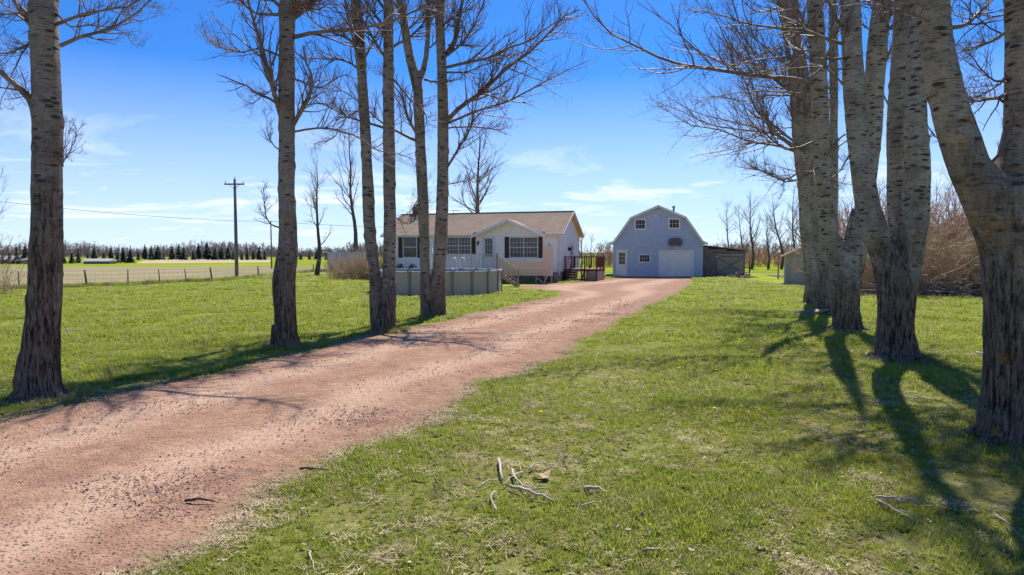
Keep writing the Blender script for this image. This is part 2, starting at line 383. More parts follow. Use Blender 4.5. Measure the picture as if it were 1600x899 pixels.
class MB:
    """collects boxes, prisms and tubes into one mesh"""
    def __init__(s): s.V = []; s.F = []
    def add(s, vs, fs):
        k = len(s.V); s.V += [tuple(v) for v in vs]; s.F += [tuple(i+k for i in f) for f in fs]; return s
    def box(s, x0, y0, z0, x1, y1, z1):
        return s.add([(x0,y0,z0),(x1,y0,z0),(x1,y1,z0),(x0,y1,z0),(x0,y0,z1),(x1,y0,z1),(x1,y1,z1),(x0,y1,z1)],
              [(3,2,1,0),(4,5,6,7),(0,1,5,4),(1,2,6,5),(2,3,7,6),(3,0,4,7)])
    def bar(s, a, b, w, d, up=(0,0,1)):
        """rectangular bar from a to b, w across, d along 'up'"""
        a = Vector(a); b = Vector(b); t = (b-a).normalized(); u = Vector(up)
        sx = t.cross(u)
        if sx.length < 1e-4: sx = t.cross(Vector((0,1,0)))
        sx.normalize(); sz = sx.cross(t).normalized()
        vs = []
        for p in (a, b):
            for i, j in ((-1,-1),(1,-1),(1,1),(-1,1)): vs.append(p + sx*(w/2*i) + sz*(d/2*j))
        return s.add(vs, [(0,1,2,3),(7,6,5,4),(0,4,5,1),(1,5,6,2),(2,6,7,3),(3,7,4,0)])
    def prism(s, poly, y0, y1):
        """poly of (x,z) extruded along y"""
        n = len(poly)
        vs = [(x,y0,z) for x,z in poly] + [(x,y1,z) for x,z in poly]
        return s.add(vs, [tuple(range(n)), tuple(range(2*n-1, n-1, -1))] + [(i, i+n, (i+1)%n+n, (i+1)%n) for i in range(n)])
    def tube(s, pts, r, n=8, cap=True):
        pts = [Vector(p) for p in pts]; rs = r if isinstance(r, (list, tuple)) else [r]*len(pts)
        vs = []; fs = []
        for i, p in enumerate(pts):
            t = (pts[min(i+1, len(pts)-1)] - pts[max(i-1, 0)]).normalized()
            ref = Vector((0,0,1)) if abs(t.z) < .9 else Vector((1,0,0))
            u = t.cross(ref).normalized(); w = t.cross(u)
            for k in range(n):
                a = 2*math.pi*k/n; vs.append(p + u*(math.cos(a)*rs[i]) + w*(math.sin(a)*rs[i]))
        for i in range(len(pts)-1):
            for k in range(n): fs.append((i*n+k, i*n+(k+1)%n, (i+1)*n+(k+1)%n, (i+1)*n+k))
        if cap: fs.append(tuple(range(n-1, -1, -1))); fs.append(tuple(range((len(pts)-1)*n, len(pts)*n)))
        return s.add(vs, fs)
    def mesh(s, name, smooth=False):
        me = bpy.data.meshes.new(name); me.from_pydata(s.V, [], s.F)
        bm = bmesh.new(); bm.from_mesh(me); bmesh.ops.recalc_face_normals(bm, faces=bm.faces); bm.to_mesh(me); bm.free()
        if smooth:
            for p in me.polygons: p.use_smooth = True
        return me
    def build(s, name, material, parent=None, smooth=False, kind=None):
        o = link(name, s.mesh(name, smooth), material, parent)
        if kind: o['kind'] = kind
        return o
def copy_tree(o, parent=None):
    c = o.copy(); col.objects.link(c)
    if parent: c.parent = parent
    for ch in list(o.children): copy_tree(ch, c)
    return c
def repeat(src, locs, parent=None):
    """src stands at its local place; copies share its mesh"""
    out = [src]
    for l in locs:
        c = src.copy(); c.location = l; col.objects.link(c); out.append(c)
    return out

# ------------------------------------------------------------------ ground and driveway
LK = np.array([(-30,-7.4),(0,-7.4),(5,-7.35),(9.1,-6.9),(10.7,-6.55),(12.1,-5.9),(14.3,-5.2),(18.9,-4.1),(22.7,-2.5),(26.7,-1.0),(32.7,1.0),(35.5,2.2),(39.6,2.7),(41.0,1.4),(42.5,.3),(47,.35),(49.5,1.9),(51,3.8),(54,5.6),(60,8.8),(66,9.8)])
RK = np.array([(-30,-3.2),(0,-2.85),(3,-2.75),(4.87,-2.5),(6.37,-2.3),(8.05,-1.75),(9.26,-1.25),(12,-.25),(14,.66),(16.9,1.7),(22.3,3.5),(28.9,5.8),(36.6,8.8),(49,12.9),(58,15.6),(66,17.2)])
def nz(x, y, s=1.0, seed=0.0):
    return mnoise.noise(Vector((x*s+seed*7.3, y*s-seed*3.1, seed)))
_eY = np.arange(-30, 66.01, .09)
_eL = np.interp(_eY, LK[:,0], LK[:,1]); _eR = np.interp(_eY, RK[:,0], RK[:,1])
_eL = _eL + np.array([.24*nz(0, y, 1.3, 1) + .16*nz(0, y, 5, 2) + .30*nz(0, y, .35, 3) for y in _eY])
_eR = _eR + np.array([.26*nz(0, y, 1.2, 5) + .18*nz(0, y, 5, 6) + .30*nz(0, y, .35, 7) for y in _eY])
def drive_sd(x, y):
    """>0 inside the driveway (metres from the nearer edge), vectorised"""
    l = np.interp(y, _eY, _eL); r = np.interp(y, _eY, _eR)
    d = np.minimum(x-l, r-x)
    return np.where((y > 65.6) | (y < -30), -9, d)
def gz(x, y):
    """gentle relief of the ground, vectorised"""
    k = np.clip((40-y)/25, 0, 1)*np.clip((y+20)/10, 0, 1)
    return k*.022*(np.sin(x*.9+1.3)*np.cos(y*.7) + .6*np.sin(x*2.1+y*1.3+.5))
def sheet(name, xs, ys, zfun, material, kind='structure', label=None):
    X, Y = np.meshgrid(xs, ys); Z = zfun(X, Y)
    V = np.stack([X, Y, Z], -1).reshape(-1, 3); nx = len(xs); ny = len(ys)
    i = (np.arange(ny-1)[:,None]*nx + np.arange(nx-1)[None]).ravel()
    F_ = np.stack([i, i+1, i+nx+1, i+nx], 1)
    o = link(name, np_mesh(name, V, [F_], True), material); o['kind'] = kind
    if label: o['label'] = label
    return o
xs = np.concatenate([[-6000,-2500,-1000,-400,-150,-80], np.arange(-50, 50.1, .35), [80,150,400,1000,2500,6000]])
ys = np.concatenate([[-3000,-500,-60], np.arange(-20, 45, .35), np.arange(45, 75, 2), [78]])
lawn = sheet('ground', xs, ys, gz, M['lawn'])
# ground outside: a single sheet out to the horizon, continuing behind the yard
sheet('ground', np.array([-7000,-3000,-1000,-300,0,300,1000,3000,7000.]), np.array([78,120,200,400,900,2500,7500.]), lambda x, y: np.where(y > 190, -.0, 0)+0*x, M['outland'])
nY = len(_eY); K = 33
tt = np.linspace(0, 1, K); XX = _eL[:,None]*(1-tt) + _eR[:,None]*tt; YY = np.repeat(_eY[:,None], K, 1)
rut = -0.018*(np.exp(-((tt-.27)/.09)**2) + np.exp(-((tt-.70)/.09)**2)) + .012*np.exp(-((tt-.5)/.12)**2)
rut = rut*np.minimum(1, np.minimum(tt, 1-tt)*10)
jit = np.array([[.006*nz(XX[i,j], YY[i,j], 3.5, 9) for j in range(K)] for i in range(nY)])
ZZ = gz(XX, YY) + .026 + rut[None] + jit; ZZ[:,0] = gz(XX[:,0], YY[:,0]) - .01; ZZ[:,-1] = gz(XX[:,-1], YY[:,-1]) - .01
V = np.stack([XX, YY, ZZ], -1).reshape(-1, 3)
i = (np.arange(nY-1)[:,None]*K + np.arange(K-1)[None]).ravel()
dme = np_mesh('driveway', V, [np.stack([i, i+1, i+K+1, i+K], 1)], True)
uv = dme.uv_layers.new(name='UVMap'); li = np.zeros(len(dme.loops), dtype=np.int32); dme.loops.foreach_get('vertex_index', li)
UV = np.stack([np.tile(tt, nY), np.repeat(_eY, K)], 1)[li]; uv.data.foreach_set('uv', UV.ravel().astype(np.float32))
tag(link('driveway', dme, M['driveway']), 'red dirt and gravel driveway curving from the left foreground to the blue barn', kind='structure')

# fields beyond the fence on the left; polygons given on the ground by the fence line
FENCE = [(-52,38.5), (-33,43.0), (-24.3,52.0), (-23.9,56.0), (-24.3,64.0), (-25,85.0), (-26.5,100.0)]
def poly_sheet(name, pts, z, material, label=None):
    me = bpy.data.meshes.new(name); me.from_pydata([(x,y,z) for x,y in pts], [], [tuple(range(len(pts)))])
    o = link(name, me, material); return tag(o, label, kind='structure')
FE = [(-300,20), (-60,42.0)] + [tuple(ground(px, py).xy) for px, py in ((0,455),(60,452),(136,450),(290,442),(331,441),(404,434),(489,425),(520,423))]
fe = FE + [(-14,96), (-14,112), (-300,112)]
poly_sheet('dry_field', fe, .006, M['dry_field'], 'strip of dull brown dry grass beyond the wire fence')
poly_sheet('green_field', [(-400,112),(-14,112),(30,100),(70,100),(70,300),(-60,300),(-400,300)], .012, M['green_field'], 'bright green field in the distance')
poly_sheet('stubble_field', [tuple(ground(px,py).xy) for px, py in ((212,412),(420,410.5),(425,406.5),(290,404.8),(225,407.5))], .03, M['tan_field'], 'pale tan strip of stubble below the far spruces')
poly_sheet('green_field', [(8,80),(60,80),(110,300),(30,300)], .02, M['green_field'], 'bright green field behind the barn')
poly_sheet('leafy_soil', [(19.2,38),(22,35.0),(26,33.3),(40,29),(60,27),(60,70),(26,70),(21.5,45)], .03, M['brown_soil'], 'brown leaf-covered soil under the thicket')

# ------------------------------------------------------------------ branching growth (numpy)
def norm(v): return v/np.maximum(np.linalg.norm(v, axis=-1, keepdims=True), 1e-9)
def resample(P, n):
    """P (k,d) -> (n,d) smooth"""
    P = np.asarray(P, float); d = np.concatenate([[0], np.cumsum(np.linalg.norm(np.diff(P[:,:3], axis=0), axis=1))])
    t = np.linspace(0, d[-1], n)
    # catmull-rom via hermite
    out = np.zeros((n, P.shape[1])); m = np.gradient(P, d, axis=0)
    j = np.clip(np.searchsorted(d, t, side='right')-1, 0, len(d)-2); h = d[j+1]-d[j]; s = ((t-d[j])/h)[:,None]; h = h[:,None]
    out = (2*s**3-3*s**2+1)*P[j] + (s**3-2*s**2+s)*h*m[j] + (-2*s**3+3*s**2)*P[j+1] + (s**3-s**2)*h*m[j+1]
    return out
def grow(P, Rr, nch, rng, t0=.15, t1=.97, ratio=(.35,.6), ang=(30,65), n=6, up=.12, wob=.12, rr=.55, rtip=.3, rmin=.002, lmin=.0, maxz=None, sink=None):
    N, k, _ = P.shape
    L = np.linalg.norm(np.diff(P, axis=1), axis=2).sum(1)
    t = rng.uniform(t0, t1, (N, nch)); idx = np.repeat(np.arange(N), nch); t = t.ravel()
    f = t*(k-1); i = np.minimum(f.astype(int), k-2); w = (f-i)[:,None]
    p = P[idx,i]*(1-w) + P[idx,i+1]*w; tan = norm(P[idx,i+1]-P[idx,i]); r = Rr[idx,i]*(1-w[:,0]) + Rr[idx,i+1]*w[:,0]
    rv = norm(rng.normal(size=p.shape)); perp = norm(np.cross(tan, rv))
    perp = norm(perp + np.array([0,0,.25]))
    a = np.radians(rng.uniform(*ang, len(t)))[:,None]
    d = norm(tan*np.cos(a) + perp*np.sin(a))
    ln = L[idx]*rng.uniform(*ratio, len(t))*(1-.55*t)
    ln = np.maximum(ln, lmin)
    out = np.zeros((len(t), n, 3)); out[:,0] = p; st = (ln/(n-1))[:,None]
    for q in range(1, n):
        d = norm(d + np.array([0,0,up]) + rng.normal(size=d.shape)*wob)
        out[:,q] = out[:,q-1] + d*st
    r0 = np.maximum(np.minimum(r*rr, ln*.022), rmin)
    rad = r0[:,None]*np.linspace(1, rtip, n)[None]
    return out, rad
def tubes(P, Rr, sides):
    N, n, _ = P.shape
    T = np.empty_like(P); T[:,1:-1] = P[:,2:]-P[:,:-2]; T[:,0] = P[:,1]-P[:,0]; T[:,-1] = P[:,-1]-P[:,-2]; T = norm(T)
    ax = norm(P[:,-1]-P[:,0]); ref = np.where(np.abs(ax[:,2:3]) < .8, np.array([[0,0,1.]]), np.array([[1.,0,0]]))[:,None]
    U = norm(np.cross(T, np.broadcast_to(ref, T.shape))); W = np.cross(T, U)
    a = np.arange(sides)*2*math.pi/sides
    V = P[:,:,None] + Rr[:,:,None,None]*(U[:,:,None]*np.cos(a)[None,None,:,None] + W[:,:,None]*np.sin(a)[None,None,:,None])
    b = (np.arange(N)*n*sides)[:,None,None] + (np.arange(n-1)*sides)[None,:,None]
    k = np.arange(sides)[None,None]; k2 = (k+1) % sides
    Fq = np.stack([b+k, b+k2, b+sides+k2, b+sides+k], -1).reshape(-1, 4)
    return V.reshape(-1, 3), Fq
class Bag:
    def __init__(s): s.V = []; s.F = []; s.k = 0
    def add(s, P, Rr, sides):
        if len(P) == 0: return
        V, Fq = tubes(P, Rr, sides); s.V.append(V); s.F.append(Fq+s.k); s.k += len(V)
    def obj(s, name, material, parent=None, org=(0,0,0), smooth=True):
        V = np.concatenate(s.V) - np.array(org)
        return link(name, np_mesh(name, V, [np.concatenate(s.F)], smooth), material, parent)

def fused_trunk(stems, roots, voxel, org, seed, name='trunk'):
    """stems: list of (n,4) arrays x,y,z,r -> one continuous surface through a voxel remesh, then bark relief"""
    mb = MB()
    for S in stems + roots:
        S = S[S[:,3] > voxel*1.15]
        if len(S) < 2: continue
        mb.tube([tuple(p) for p in S[:,:3]-np.array(org)], list(S[:,3]), 14)
    me = mb.mesh(name); o = bpy.data.objects.new(name, me); col.objects.link(o)
    md = o.modifiers.new('r', 'REMESH'); md.mode = 'VOXEL'; md.voxel_size = voxel
    sm = o.modifiers.new('s', 'SMOOTH'); sm.factor = .6; sm.iterations = 3
    dg = bpy.context.evaluated_depsgraph_get(); ev = o.evaluated_get(dg); m2 = bpy.data.meshes.new_from_object(ev)
    n = len(m2.vertices); co = np.zeros(n*3, np.float32); m2.vertices.foreach_get('co', co); co = co.reshape(-1, 3)
    no = np.zeros(n*3, np.float32); m2.vertex_normals.foreach_get('vector', no); no = no.reshape(-1, 3)
    disp = np.zeros(n)
    sc = voxel/.03
    for q in range(n):
        x, y, z = co[q]
        lo = min(1, max(0, (3.4 - z)/2.2))
        f = mnoise.noise((x*9+seed, y*9, z*1.1)); g = mnoise.noise((x*1.8, y*1.8+seed, z*1.3))
        h2 = mnoise.noise((x*3+seed, y*3, z*7))
        disp[q] = lo*.022*(-abs(f)*2.0+.1) + .018*g + .007*h2*(1-lo)
    rg = np.random.default_rng(seed)
    for _ in range(34):
        c0 = co[rg.integers(0, n)]
        if c0[2] > 9 or c0[2] < .1: continue
        sz = rg.uniform(.03, .10); d2 = ((co-c0)**2).sum(1)
        disp += sz*.42*np.exp(-d2/sz**2) - sz*.30*np.exp(-d2/(sz*.4)**2)
    co = co + no*disp[:,None]
    m2.vertices.foreach_set('co', co.ravel().astype(np.float32)); m2.update()
    for p in m2.polygons: p.use_smooth = True
    old = o.data; bpy.data.objects.remove(o); bpy.data.meshes.remove(old)
    return m2

def stem_px(lst, Y, dY=0.0):
    """lst of (px, py, width_px[, depth offset]) -> (n,4)"""
    out = []
    for e in lst:
        yy = Y + (e[3] if len(e) > 3 else 0)
        p = at(e[0], e[1], yy); out.append((p.x, p.y, p.z, e[2]*.5*yy/F))
    return np.array(out)
def wiggle(S, rng, amp):
    n = len(S); k = np.cumsum(rng.normal(size=(n,3)), 0); k -= np.linspace(0,1,n)[:,None]*k[-1]
    S[:,:3] += k*amp; return S

AUTO_SCALE = 1.0
def poplar(base, Y, stems, limbs, label, seed, zlow=2.6, voxel=.03, autos=14, auto_z=(4.5, 14), dense=1.0, flare=1.0, pale=None, lichen=.75, tz=True, spread=1.0, auto_top=True):
    """one big bare poplar: fused trunk, one part per main branch, one part of twigs"""
    rng = np.random.default_rng(seed)
    if pale is None: pale = tuple(c*k for c, k in zip((0.42,0.36,0.285) if base.x < 0 else (0.50,0.44,0.35), [rng.uniform(.88,1.1)]*3))
    org = np.array([base.x, base.y, 0.0])
    root = empty('poplar_tree', tuple(org), 0, label, 'tree', 'big bare poplars lining the driveway')
    SS = []
    for s in stems:
        a = stem_px(s, Y); k = max(10, int(np.linalg.norm(np.diff(a[:,:3], axis=0), axis=1).sum()/.4))
        a = resample(a, k); a[:,3] = np.maximum(a[:,3], .01); SS.append(a)
    # roots
    roots = []; r0 = SS[0][0,3]; nr = 7
    for q in range(nr):
        a = 2*math.pi*(q+rng.uniform(-.3,.3))/nr; e = r0*rng.uniform(1.5,2.5)*flare
        dx, dy = math.cos(a), math.sin(a)
        c0 = SS[0][0]
        roots.append(np.array([(c0[0]+dx*r0*.35, c0[1]+dy*r0*.35, .75*flare, r0*.30), (c0[0]+dx*r0*.62, c0[1]+dy*r0*.62, .28, r0*.36), (c0[0]+dx*r0*.95, c0[1]+dy*r0*.95, .05, r0*.26), (c0[0]+dx*e, c0[1]+dy*e, -.10, r0*.12)]))
    for s in SS[:1]:
        s0 = s[0].copy(); s0[2] = -.25; SS[0] = np.vstack([s0, s])
    me = fused_trunk(SS, roots, voxel, org, seed)
    link('trunk', me, bark('bark_%02d' % seed, seed, zlow, pale, lichen), root)
    # main branches
    mains = []
    for lb in limbs:
        pts, w = lb[0], lb[1]; dy = lb[2] if len(lb) > 2 else 0
        n = len(pts); arr = []
        for q, (px, py) in enumerate(pts):
            yy = Y + dy*q/(n-1); p = at(px, py, yy)
            arr.append((p.x, p.y, p.z, max(.004, w*(.53 if base.x < 0 else .46)*yy/F*(1-.80*q/(n-1)))))
        a = wiggle(resample(np.array(arr), 12), rng, .012); mains.append((a, True))
    for s_i, s in enumerate(SS):
        hs = s[:,2]; zt = hs[-1]
        for q in range(int(autos)):
            if zt*.97 <= auto_z[0]: break
            z = rng.uniform(auto_z[0], min(auto_z[1], zt*.97))
            if z > zt: continue
            f = np.interp(z, hs, np.arange(len(s))); i0 = int(f); i0 = min(i0, len(s)-2); w = f-i0
            p = s[i0]*(1-w)+s[i0+1]*w
            az = rng.uniform(0, 2*math.pi); el = math.radians(rng.uniform(15, 50))
            L = spread*rng.uniform(1.5, 3.8)*(1-.5*(z/zt))
            d = np.array([math.cos(az)*math.cos(el), math.sin(az)*math.cos(el), math.sin(el)])
            pts = [p[:3]]; st = L/9
            for _ in range(9):
                d = norm(d + np.array([0,0,.07]) + rng.normal(size=3)*.09); pts.append(pts[-1]+d*st)
            r = min(p[3]*.5, L*.015)
            a = np.column_stack([np.array(pts), np.linspace(r, .004, 10)]); mains.append((resample(a, 12), False))
    tw = Bag(); allb = []
    for a, hand in mains:
        bag = Bag(); bag.add(a[None,:,:3], a[None,:,3], 7)
        P = a[None,:,:3]; Rr = a[None,:,3]
        Lm = np.linalg.norm(np.diff(P[0], axis=0), axis=1).sum(); nch = max(2, int((19 if hand else 9)*dense*min(1, Lm/2.2)))
        P2, R2 = grow(P, Rr, nch, rng, .12, .98, (.22,.55), (25,60), 8, .035, .12, .55, .25, .003)
        bag.add(P2, R2, 4)
        br = bag.obj('branch', M['branch'], root, org)
        allb.append((P2, R2)); allb.append((resample(a, 8)[None,:,:3], resample(a, 8)[None,:,3]))
    # stem tips
    for s in SS:
        tip = resample(s[len(s)//2:], 8); allb.append((tip[None,:,:3], tip[None,:,3]*.8))
        tw.add(tip[None,:,:3], tip[None,:,3]*.97, 7)
    P2 = np.concatenate([x[0] for x in allb]); R2 = np.concatenate([x[1] for x in allb])
    P3, R3 = grow(P2, R2, int(6.4*dense), rng, .1, .98, (.25,.6), (30,65), 5, .10, .16, .6, .4, .0024, .12)
    L3 = np.linalg.norm(P3[:,-1]-P3[:,0], axis=1); ok = L3 < 1.6; P3 = P3[ok]; R3 = R3[ok]
    tw.add(P3, R3, 3)
    P4, R4 = grow(P3, R3, 3, rng, .2, 1.0, (.25,.5), (30,65), 3, .15, .18, .7, .5, .0019, .06)
    tw.add(P4, R4, 3)
    tag(tw.obj('twigs', M['twig'], root, org, False), kind='stuff')
    return root
# ------------------------------------------------------------------ the big poplars
T1 = poplar(ground(66,625), ground(66,625).y,
    [[(58,625,68),(64,560,56),(70,450,48),(74,300,43),(74,200,42),(71,100,41),(68,0,39),(66,-150,35),(64,-400,28),(62,-700,15),(60,-900,5)]],
    [([(55,182),(44,150),(28,132),(0,108),(-40,80),(-90,70)],13,-.5), ([(92,72),(130,58),(165,45),(200,30),(240,-5)],6,.6), ([(90,40),(130,22),(165,15),(205,10),(245,-15)],5,-.6),
     ([(60,60),(30,75),(5,80),(-30,70)],4,.4), ([(52,60),(30,95),(12,135),(0,165)],2.6,-.3), ([(97,262),(108,245),(114,222),(118,196)],2.4,.2), ([(97,262),(103,240),(103,205),(100,185)],1.6,-.1), ([(88,20),(110,40),(140,38),(190,50),(215,75)],3,.5),
     ([(60,30),(30,20),(0,25),(-40,10)],4,-.3)],
    'leftmost poplar with a dark furrowed trunk cut by the left side of the frame', 11, 3.0, .026, 15, (4.8,13), 1.0)
T2 = poplar(ground(447,543), ground(447,543).y,
    [[(447,543,38),(446,500,34),(444,440,36),(449,399,32),(448,311,26),(448,218,25),(448,125,25),(449,0,24),(449,-200,19),(450,-450,9),(450,-560,4)]],
    [([(444,205),(434,170),(421,120),(405,55),(388,5),(372,-60)],9,-.8), ([(447,212),(462,185),(482,150),(488,125),(478,95),(473,70)],8,-.6), ([(458,57),(500,48),(560,42),(620,30),(680,0),(720,-30)],6.5,-.8), ([(458,28),(480,10),(505,-10),(540,-50)],9,.6),
     ([(440,88),(405,75),(375,80),(335,68),(312,45)],3.4,.8), ([(438,236),(426,222),(418,205),(417,180)],2.2,.2), ([(440,130),(410,150),(395,160),(370,148)],2.2,.6), ([(442,20),(405,22),(370,0),(330,-20)],5,.9),
     ([(460,125),(500,140),(540,118),(560,125)],3,.3), ([(459,205),(500,200),(545,207),(590,235),(620,240),(650,250)],3.4,.5), ([(436,355),(424,350),(414,320),(411,295)],3,.1)],
    'tall single-stemmed poplar on the lawn edge, right of the utility pole', 12, 2.2, .028, 24, (7.8,14), 1.15, spread=1.25)
T3 = poplar(ground(597,518), ground(597,518).y,
    [[(594,519,30),(588,470,22),(586,436,18),(579,374,19),(573,249,17),(566,125,16),(559,31,16),(555,0,15),(545,-150,12),(540,-350,5)], [(601,519,32),(606,467,27),(608,436,22),(609,374,20),(608,249,19),(607,125,17),(607,0,15),(606,-200,11),(605,-400,4)]],
    [([(569,90),(545,62),(515,50),(485,30),(470,0)],5,-.8), ([(572,170),(545,180),(520,215),(490,225)],2.5,.7), ([(600,200),(560,190),(520,170),(490,155)],4,-.8), ([(600,80),(640,60),(668,30),(690,-10)],5,.6),
     ([(566,110),(540,95),(500,92),(466,90)],4,.5), ([(614,120),(640,150),(665,175),(660,210)],3.5,-.7), ([(600,45),(575,10),(545,-30)],5,.7), ([(603,330),(640,350),(660,300),(655,260)],2,.8)],
    'forked poplar with two slim stems, just right of the tall single poplar', 13, 1.5, .03, 18, (7.6,14), 1.2, spread=1.2)
T4 = poplar(ground(677,497), ground(677,497).y,
    [[(671,498,30),(667,460,22),(665,436,17),(663,374,17),(658,249,17),(654,170,16),(650,120,15),(643,100,14),(632,40,13),(624,0,12),(610,-120,8),(600,-240,3)], [(682,498,32),(683,460,26),(685,436,22),(689,374,21),(692,249,18),(692,156,17),(690,100,15),(686,0,14),(682,-150,10),(680,-300,4)],
     [(653,130,9),(662,108,9),(668,60,8),(668,0,7),(672,-100,4)]],
    [([(700,187),(725,165),(755,145),(790,110),(830,80),(860,50),(880,28),(905,15)],7,-1.5), ([(698,85),(712,65),(718,35),(724,0),(728,-40)],9,.8), ([(698,105),(735,96),(770,88),(800,72),(830,62),(860,40),(905,25)],5,.9),
     ([(700,192),(740,175),(790,160),(830,140),(870,118),(920,95)],4,1.2), ([(699,262),(715,235),(728,215),(740,180),(748,140),(752,110)],4,-.8), ([(699,113),(735,110),(760,100),(800,85)],3,-1), ([(695,90),(730,60),(750,20),(762,-10)],4,.3),
     ([(655,222),(630,210),(600,195),(560,160),(500,120)],5,-1.5), ([(700,200),(745,198),(785,202),(795,198)],2.5,.5), ([(700,72),(735,71),(762,72)],3,.2), ([(652,210),(635,180),(625,150),(590,110)],4.5,-1), ([(664,125),(690,128),(720,122)],4,-.6), ([(658,300),(640,330),(615,345)],1.8,.5), ([(697,290),(725,285),(760,290)],2,1.0)],
    'forked poplar standing just in front of the pool wall', 14, 1.2, .032, 15, (9.2,15), 1.25, spread=1.2)
g5 = ground(1583,690)
T5 = poplar(g5, g5.y,
    [[(1585,692,112),(1586,640,96),(1592,560,96),(1594,450,100),(1592,370,112),(1585,310,100),(1606,250,80),(1610,150,66),(1606,50,62),(1604,0,60),(1610,-200,46),(1620,-500,28),(1620,-800,8)], [(1588,410,84),(1556,332,78),(1515,265,60),(1494,200,55),(1475,134,49),(1463,67,47),(1457,0,47),(1445,-200,38),(1420,-500,24),(1400,-800,8)]],
    [([(1575,150),(1545,158),(1510,160),(1480,175)],7,1.2), ([(1575,48),(1545,72),(1512,82),(1488,88)],6,1.5), ([(1484,45),(1510,35),(1535,10),(1560,-20)],9,.7), ([(1575,130),(1545,125),(1520,90),(1498,70)],4,1.0), ([(1574,120),(1550,145),(1525,155),(1500,145)],3.5,.8), ([(1550,258),(1562,242),(1572,220),(1585,170)],6,-.3),
     ([(1465,40),(1430,20),(1390,10),(1340,-30)],5,-.8), ([(1578,20),(1540,30),(1500,60),(1470,110),(1450,130)],3,2)],
    'massive rightmost poplar with a low fork and patches of orange lichen', 15, 2.7, .026, 18, (5.0,12), 1.05, 1.0, (0.47,0.385,0.29), 1.0)
g6 = ground(1399,560)
T6 = poplar(g6, g6.y,
    [[(1399,562,66),(1398,530,56),(1400,480,54),(1402,440,60),(1384,400,44),(1362,350,40),(1352,300,35),(1339,200,32),(1332,100,31),(1328,0,28),(1318,-150,22),(1310,-400,9)], [(1403,440,40),(1405,380,32,.2),(1402,320,29,.45),(1400,200,26,.6),(1406,100,25,.6),(1410,0,24,.6),(1410,-150,16,.7),(1405,-350,6,.8)],
     [(1408,470,42),(1418,400,44),(1430,330,42,-.15),(1433,267,38,-.25),(1431,200,33,-.3),(1432,100,28,-.3),(1432,60,26,-.3),(1436,0,25),(1445,-150,18),(1455,-350,7)]],
    [([(1320,70),(1285,58),(1250,45),(1215,42),(1170,38),(1120,22),(1068,15)],6.5,.8), ([(1322,92),(1270,92),(1210,93),(1150,102),(1080,106)],4.5,-.7), ([(1320,110),(1270,106),(1220,108),(1170,118)],3,.8), ([(1327,68),(1318,45),(1305,25),(1285,-10)],7,-.6),
     ([(1446,155),(1480,162),(1520,155),(1560,150)],4,1.0), ([(1445,60),(1475,30),(1500,-10)],5,.5), ([(1445,190),(1470,215),(1500,200)],2.5,.6), ([(1322,210),(1300,235),(1285,250)],3,.8)],
    'three-stemmed poplar between the rightmost poplar and the next forked one', 16, 2.4, .028, 30, (7.6,15.5), 1.15, spread=1.5)
g7 = ground(1325,517)
T7 = poplar(g7, g7.y,
    [[(1323,518,46),(1322,490,40),(1322,450,42),(1314,405,38),(1299,374,28),(1289,320,26),(1283,200,25),(1278,100,25),(1273,0,24),(1268,-150,16),(1262,-330,5)], [(1326,450,36),(1336,400,34),(1346,350,28),(1356,280,26),(1364,210,26),(1366,140,28),(1370,80,29),(1379,0,27),(1390,-150,14),(1395,-300,5)],
     [(1324,430,30),(1328,390,26),(1329,362,17),(1331,340,8),(1332,326,3)]],
    [([(1270,130),(1225,123),(1170,118),(1120,108),(1075,103),(1040,95),(1000,76),(950,50),(925,22),(905,-10)],8,-1.5), ([(1270,150),(1225,143),(1180,142),(1130,150),(1080,165)],3.2,.8), ([(1374,110),(1390,80),(1400,40),(1410,0)],7,.8), ([(1275,220),(1230,235),(1190,205),(1140,190),(1090,178),(1040,150)],4,1),
     ([(1378,140),(1400,190),(1420,230)],3,.9), ([(1285,290),(1310,270),(1330,240),(1345,200)],3,1), ([(1268,60),(1230,20),(1200,-20)],4,.7), ([(1290,250),(1260,275),(1230,285),(1200,270),(1170,262)],3.5,-1.0)],
    'forked poplar with a broken stub in its crotch, left of the three-stemmed one', 17, 1.6, .03, 18, (6.6,15), 1.2, spread=1.35)
g8 = ground(1290,491)
T8 = poplar(g8, g8.y,
    [[(1290,491,30),(1289,450,22),(1281,380,20),(1272,300,17),(1263,200,18),(1254,110,17),(1238,45,16),(1222,0,15),(1200,-80,12),(1180,-200,4)], [(1297,440,16),(1302,350,13),(1303,200,12),(1302,50,13),(1300,-80,9),(1298,-220,4)]],
    [([(1262,165),(1230,140),(1195,110),(1170,70),(1150,20),(1140,-20)],5,-.8), ([(1258,235),(1215,200),(1185,175),(1165,130),(1150,100),(1135,80)],5,1.2), ([(1255,110),(1215,90),(1180,60),(1140,45)],4,-1), ([(1262,240),(1210,210),(1160,203),(1110,195),(1060,172),(1025,160)],4,1.2), ([(1310,230),(1340,210),(1365,180)],3,.8), ([(1225,10),(1190,20),(1150,-5)],4,1), ([(1250,90),(1210,120),(1160,90),(1110,85)],3.5,.3)],
    'slender poplar with exposed roots, fourth from the right edge', 18, 1.2, .034, 10, (6.5,13), 1.25)
g9 = ground(1269,476)
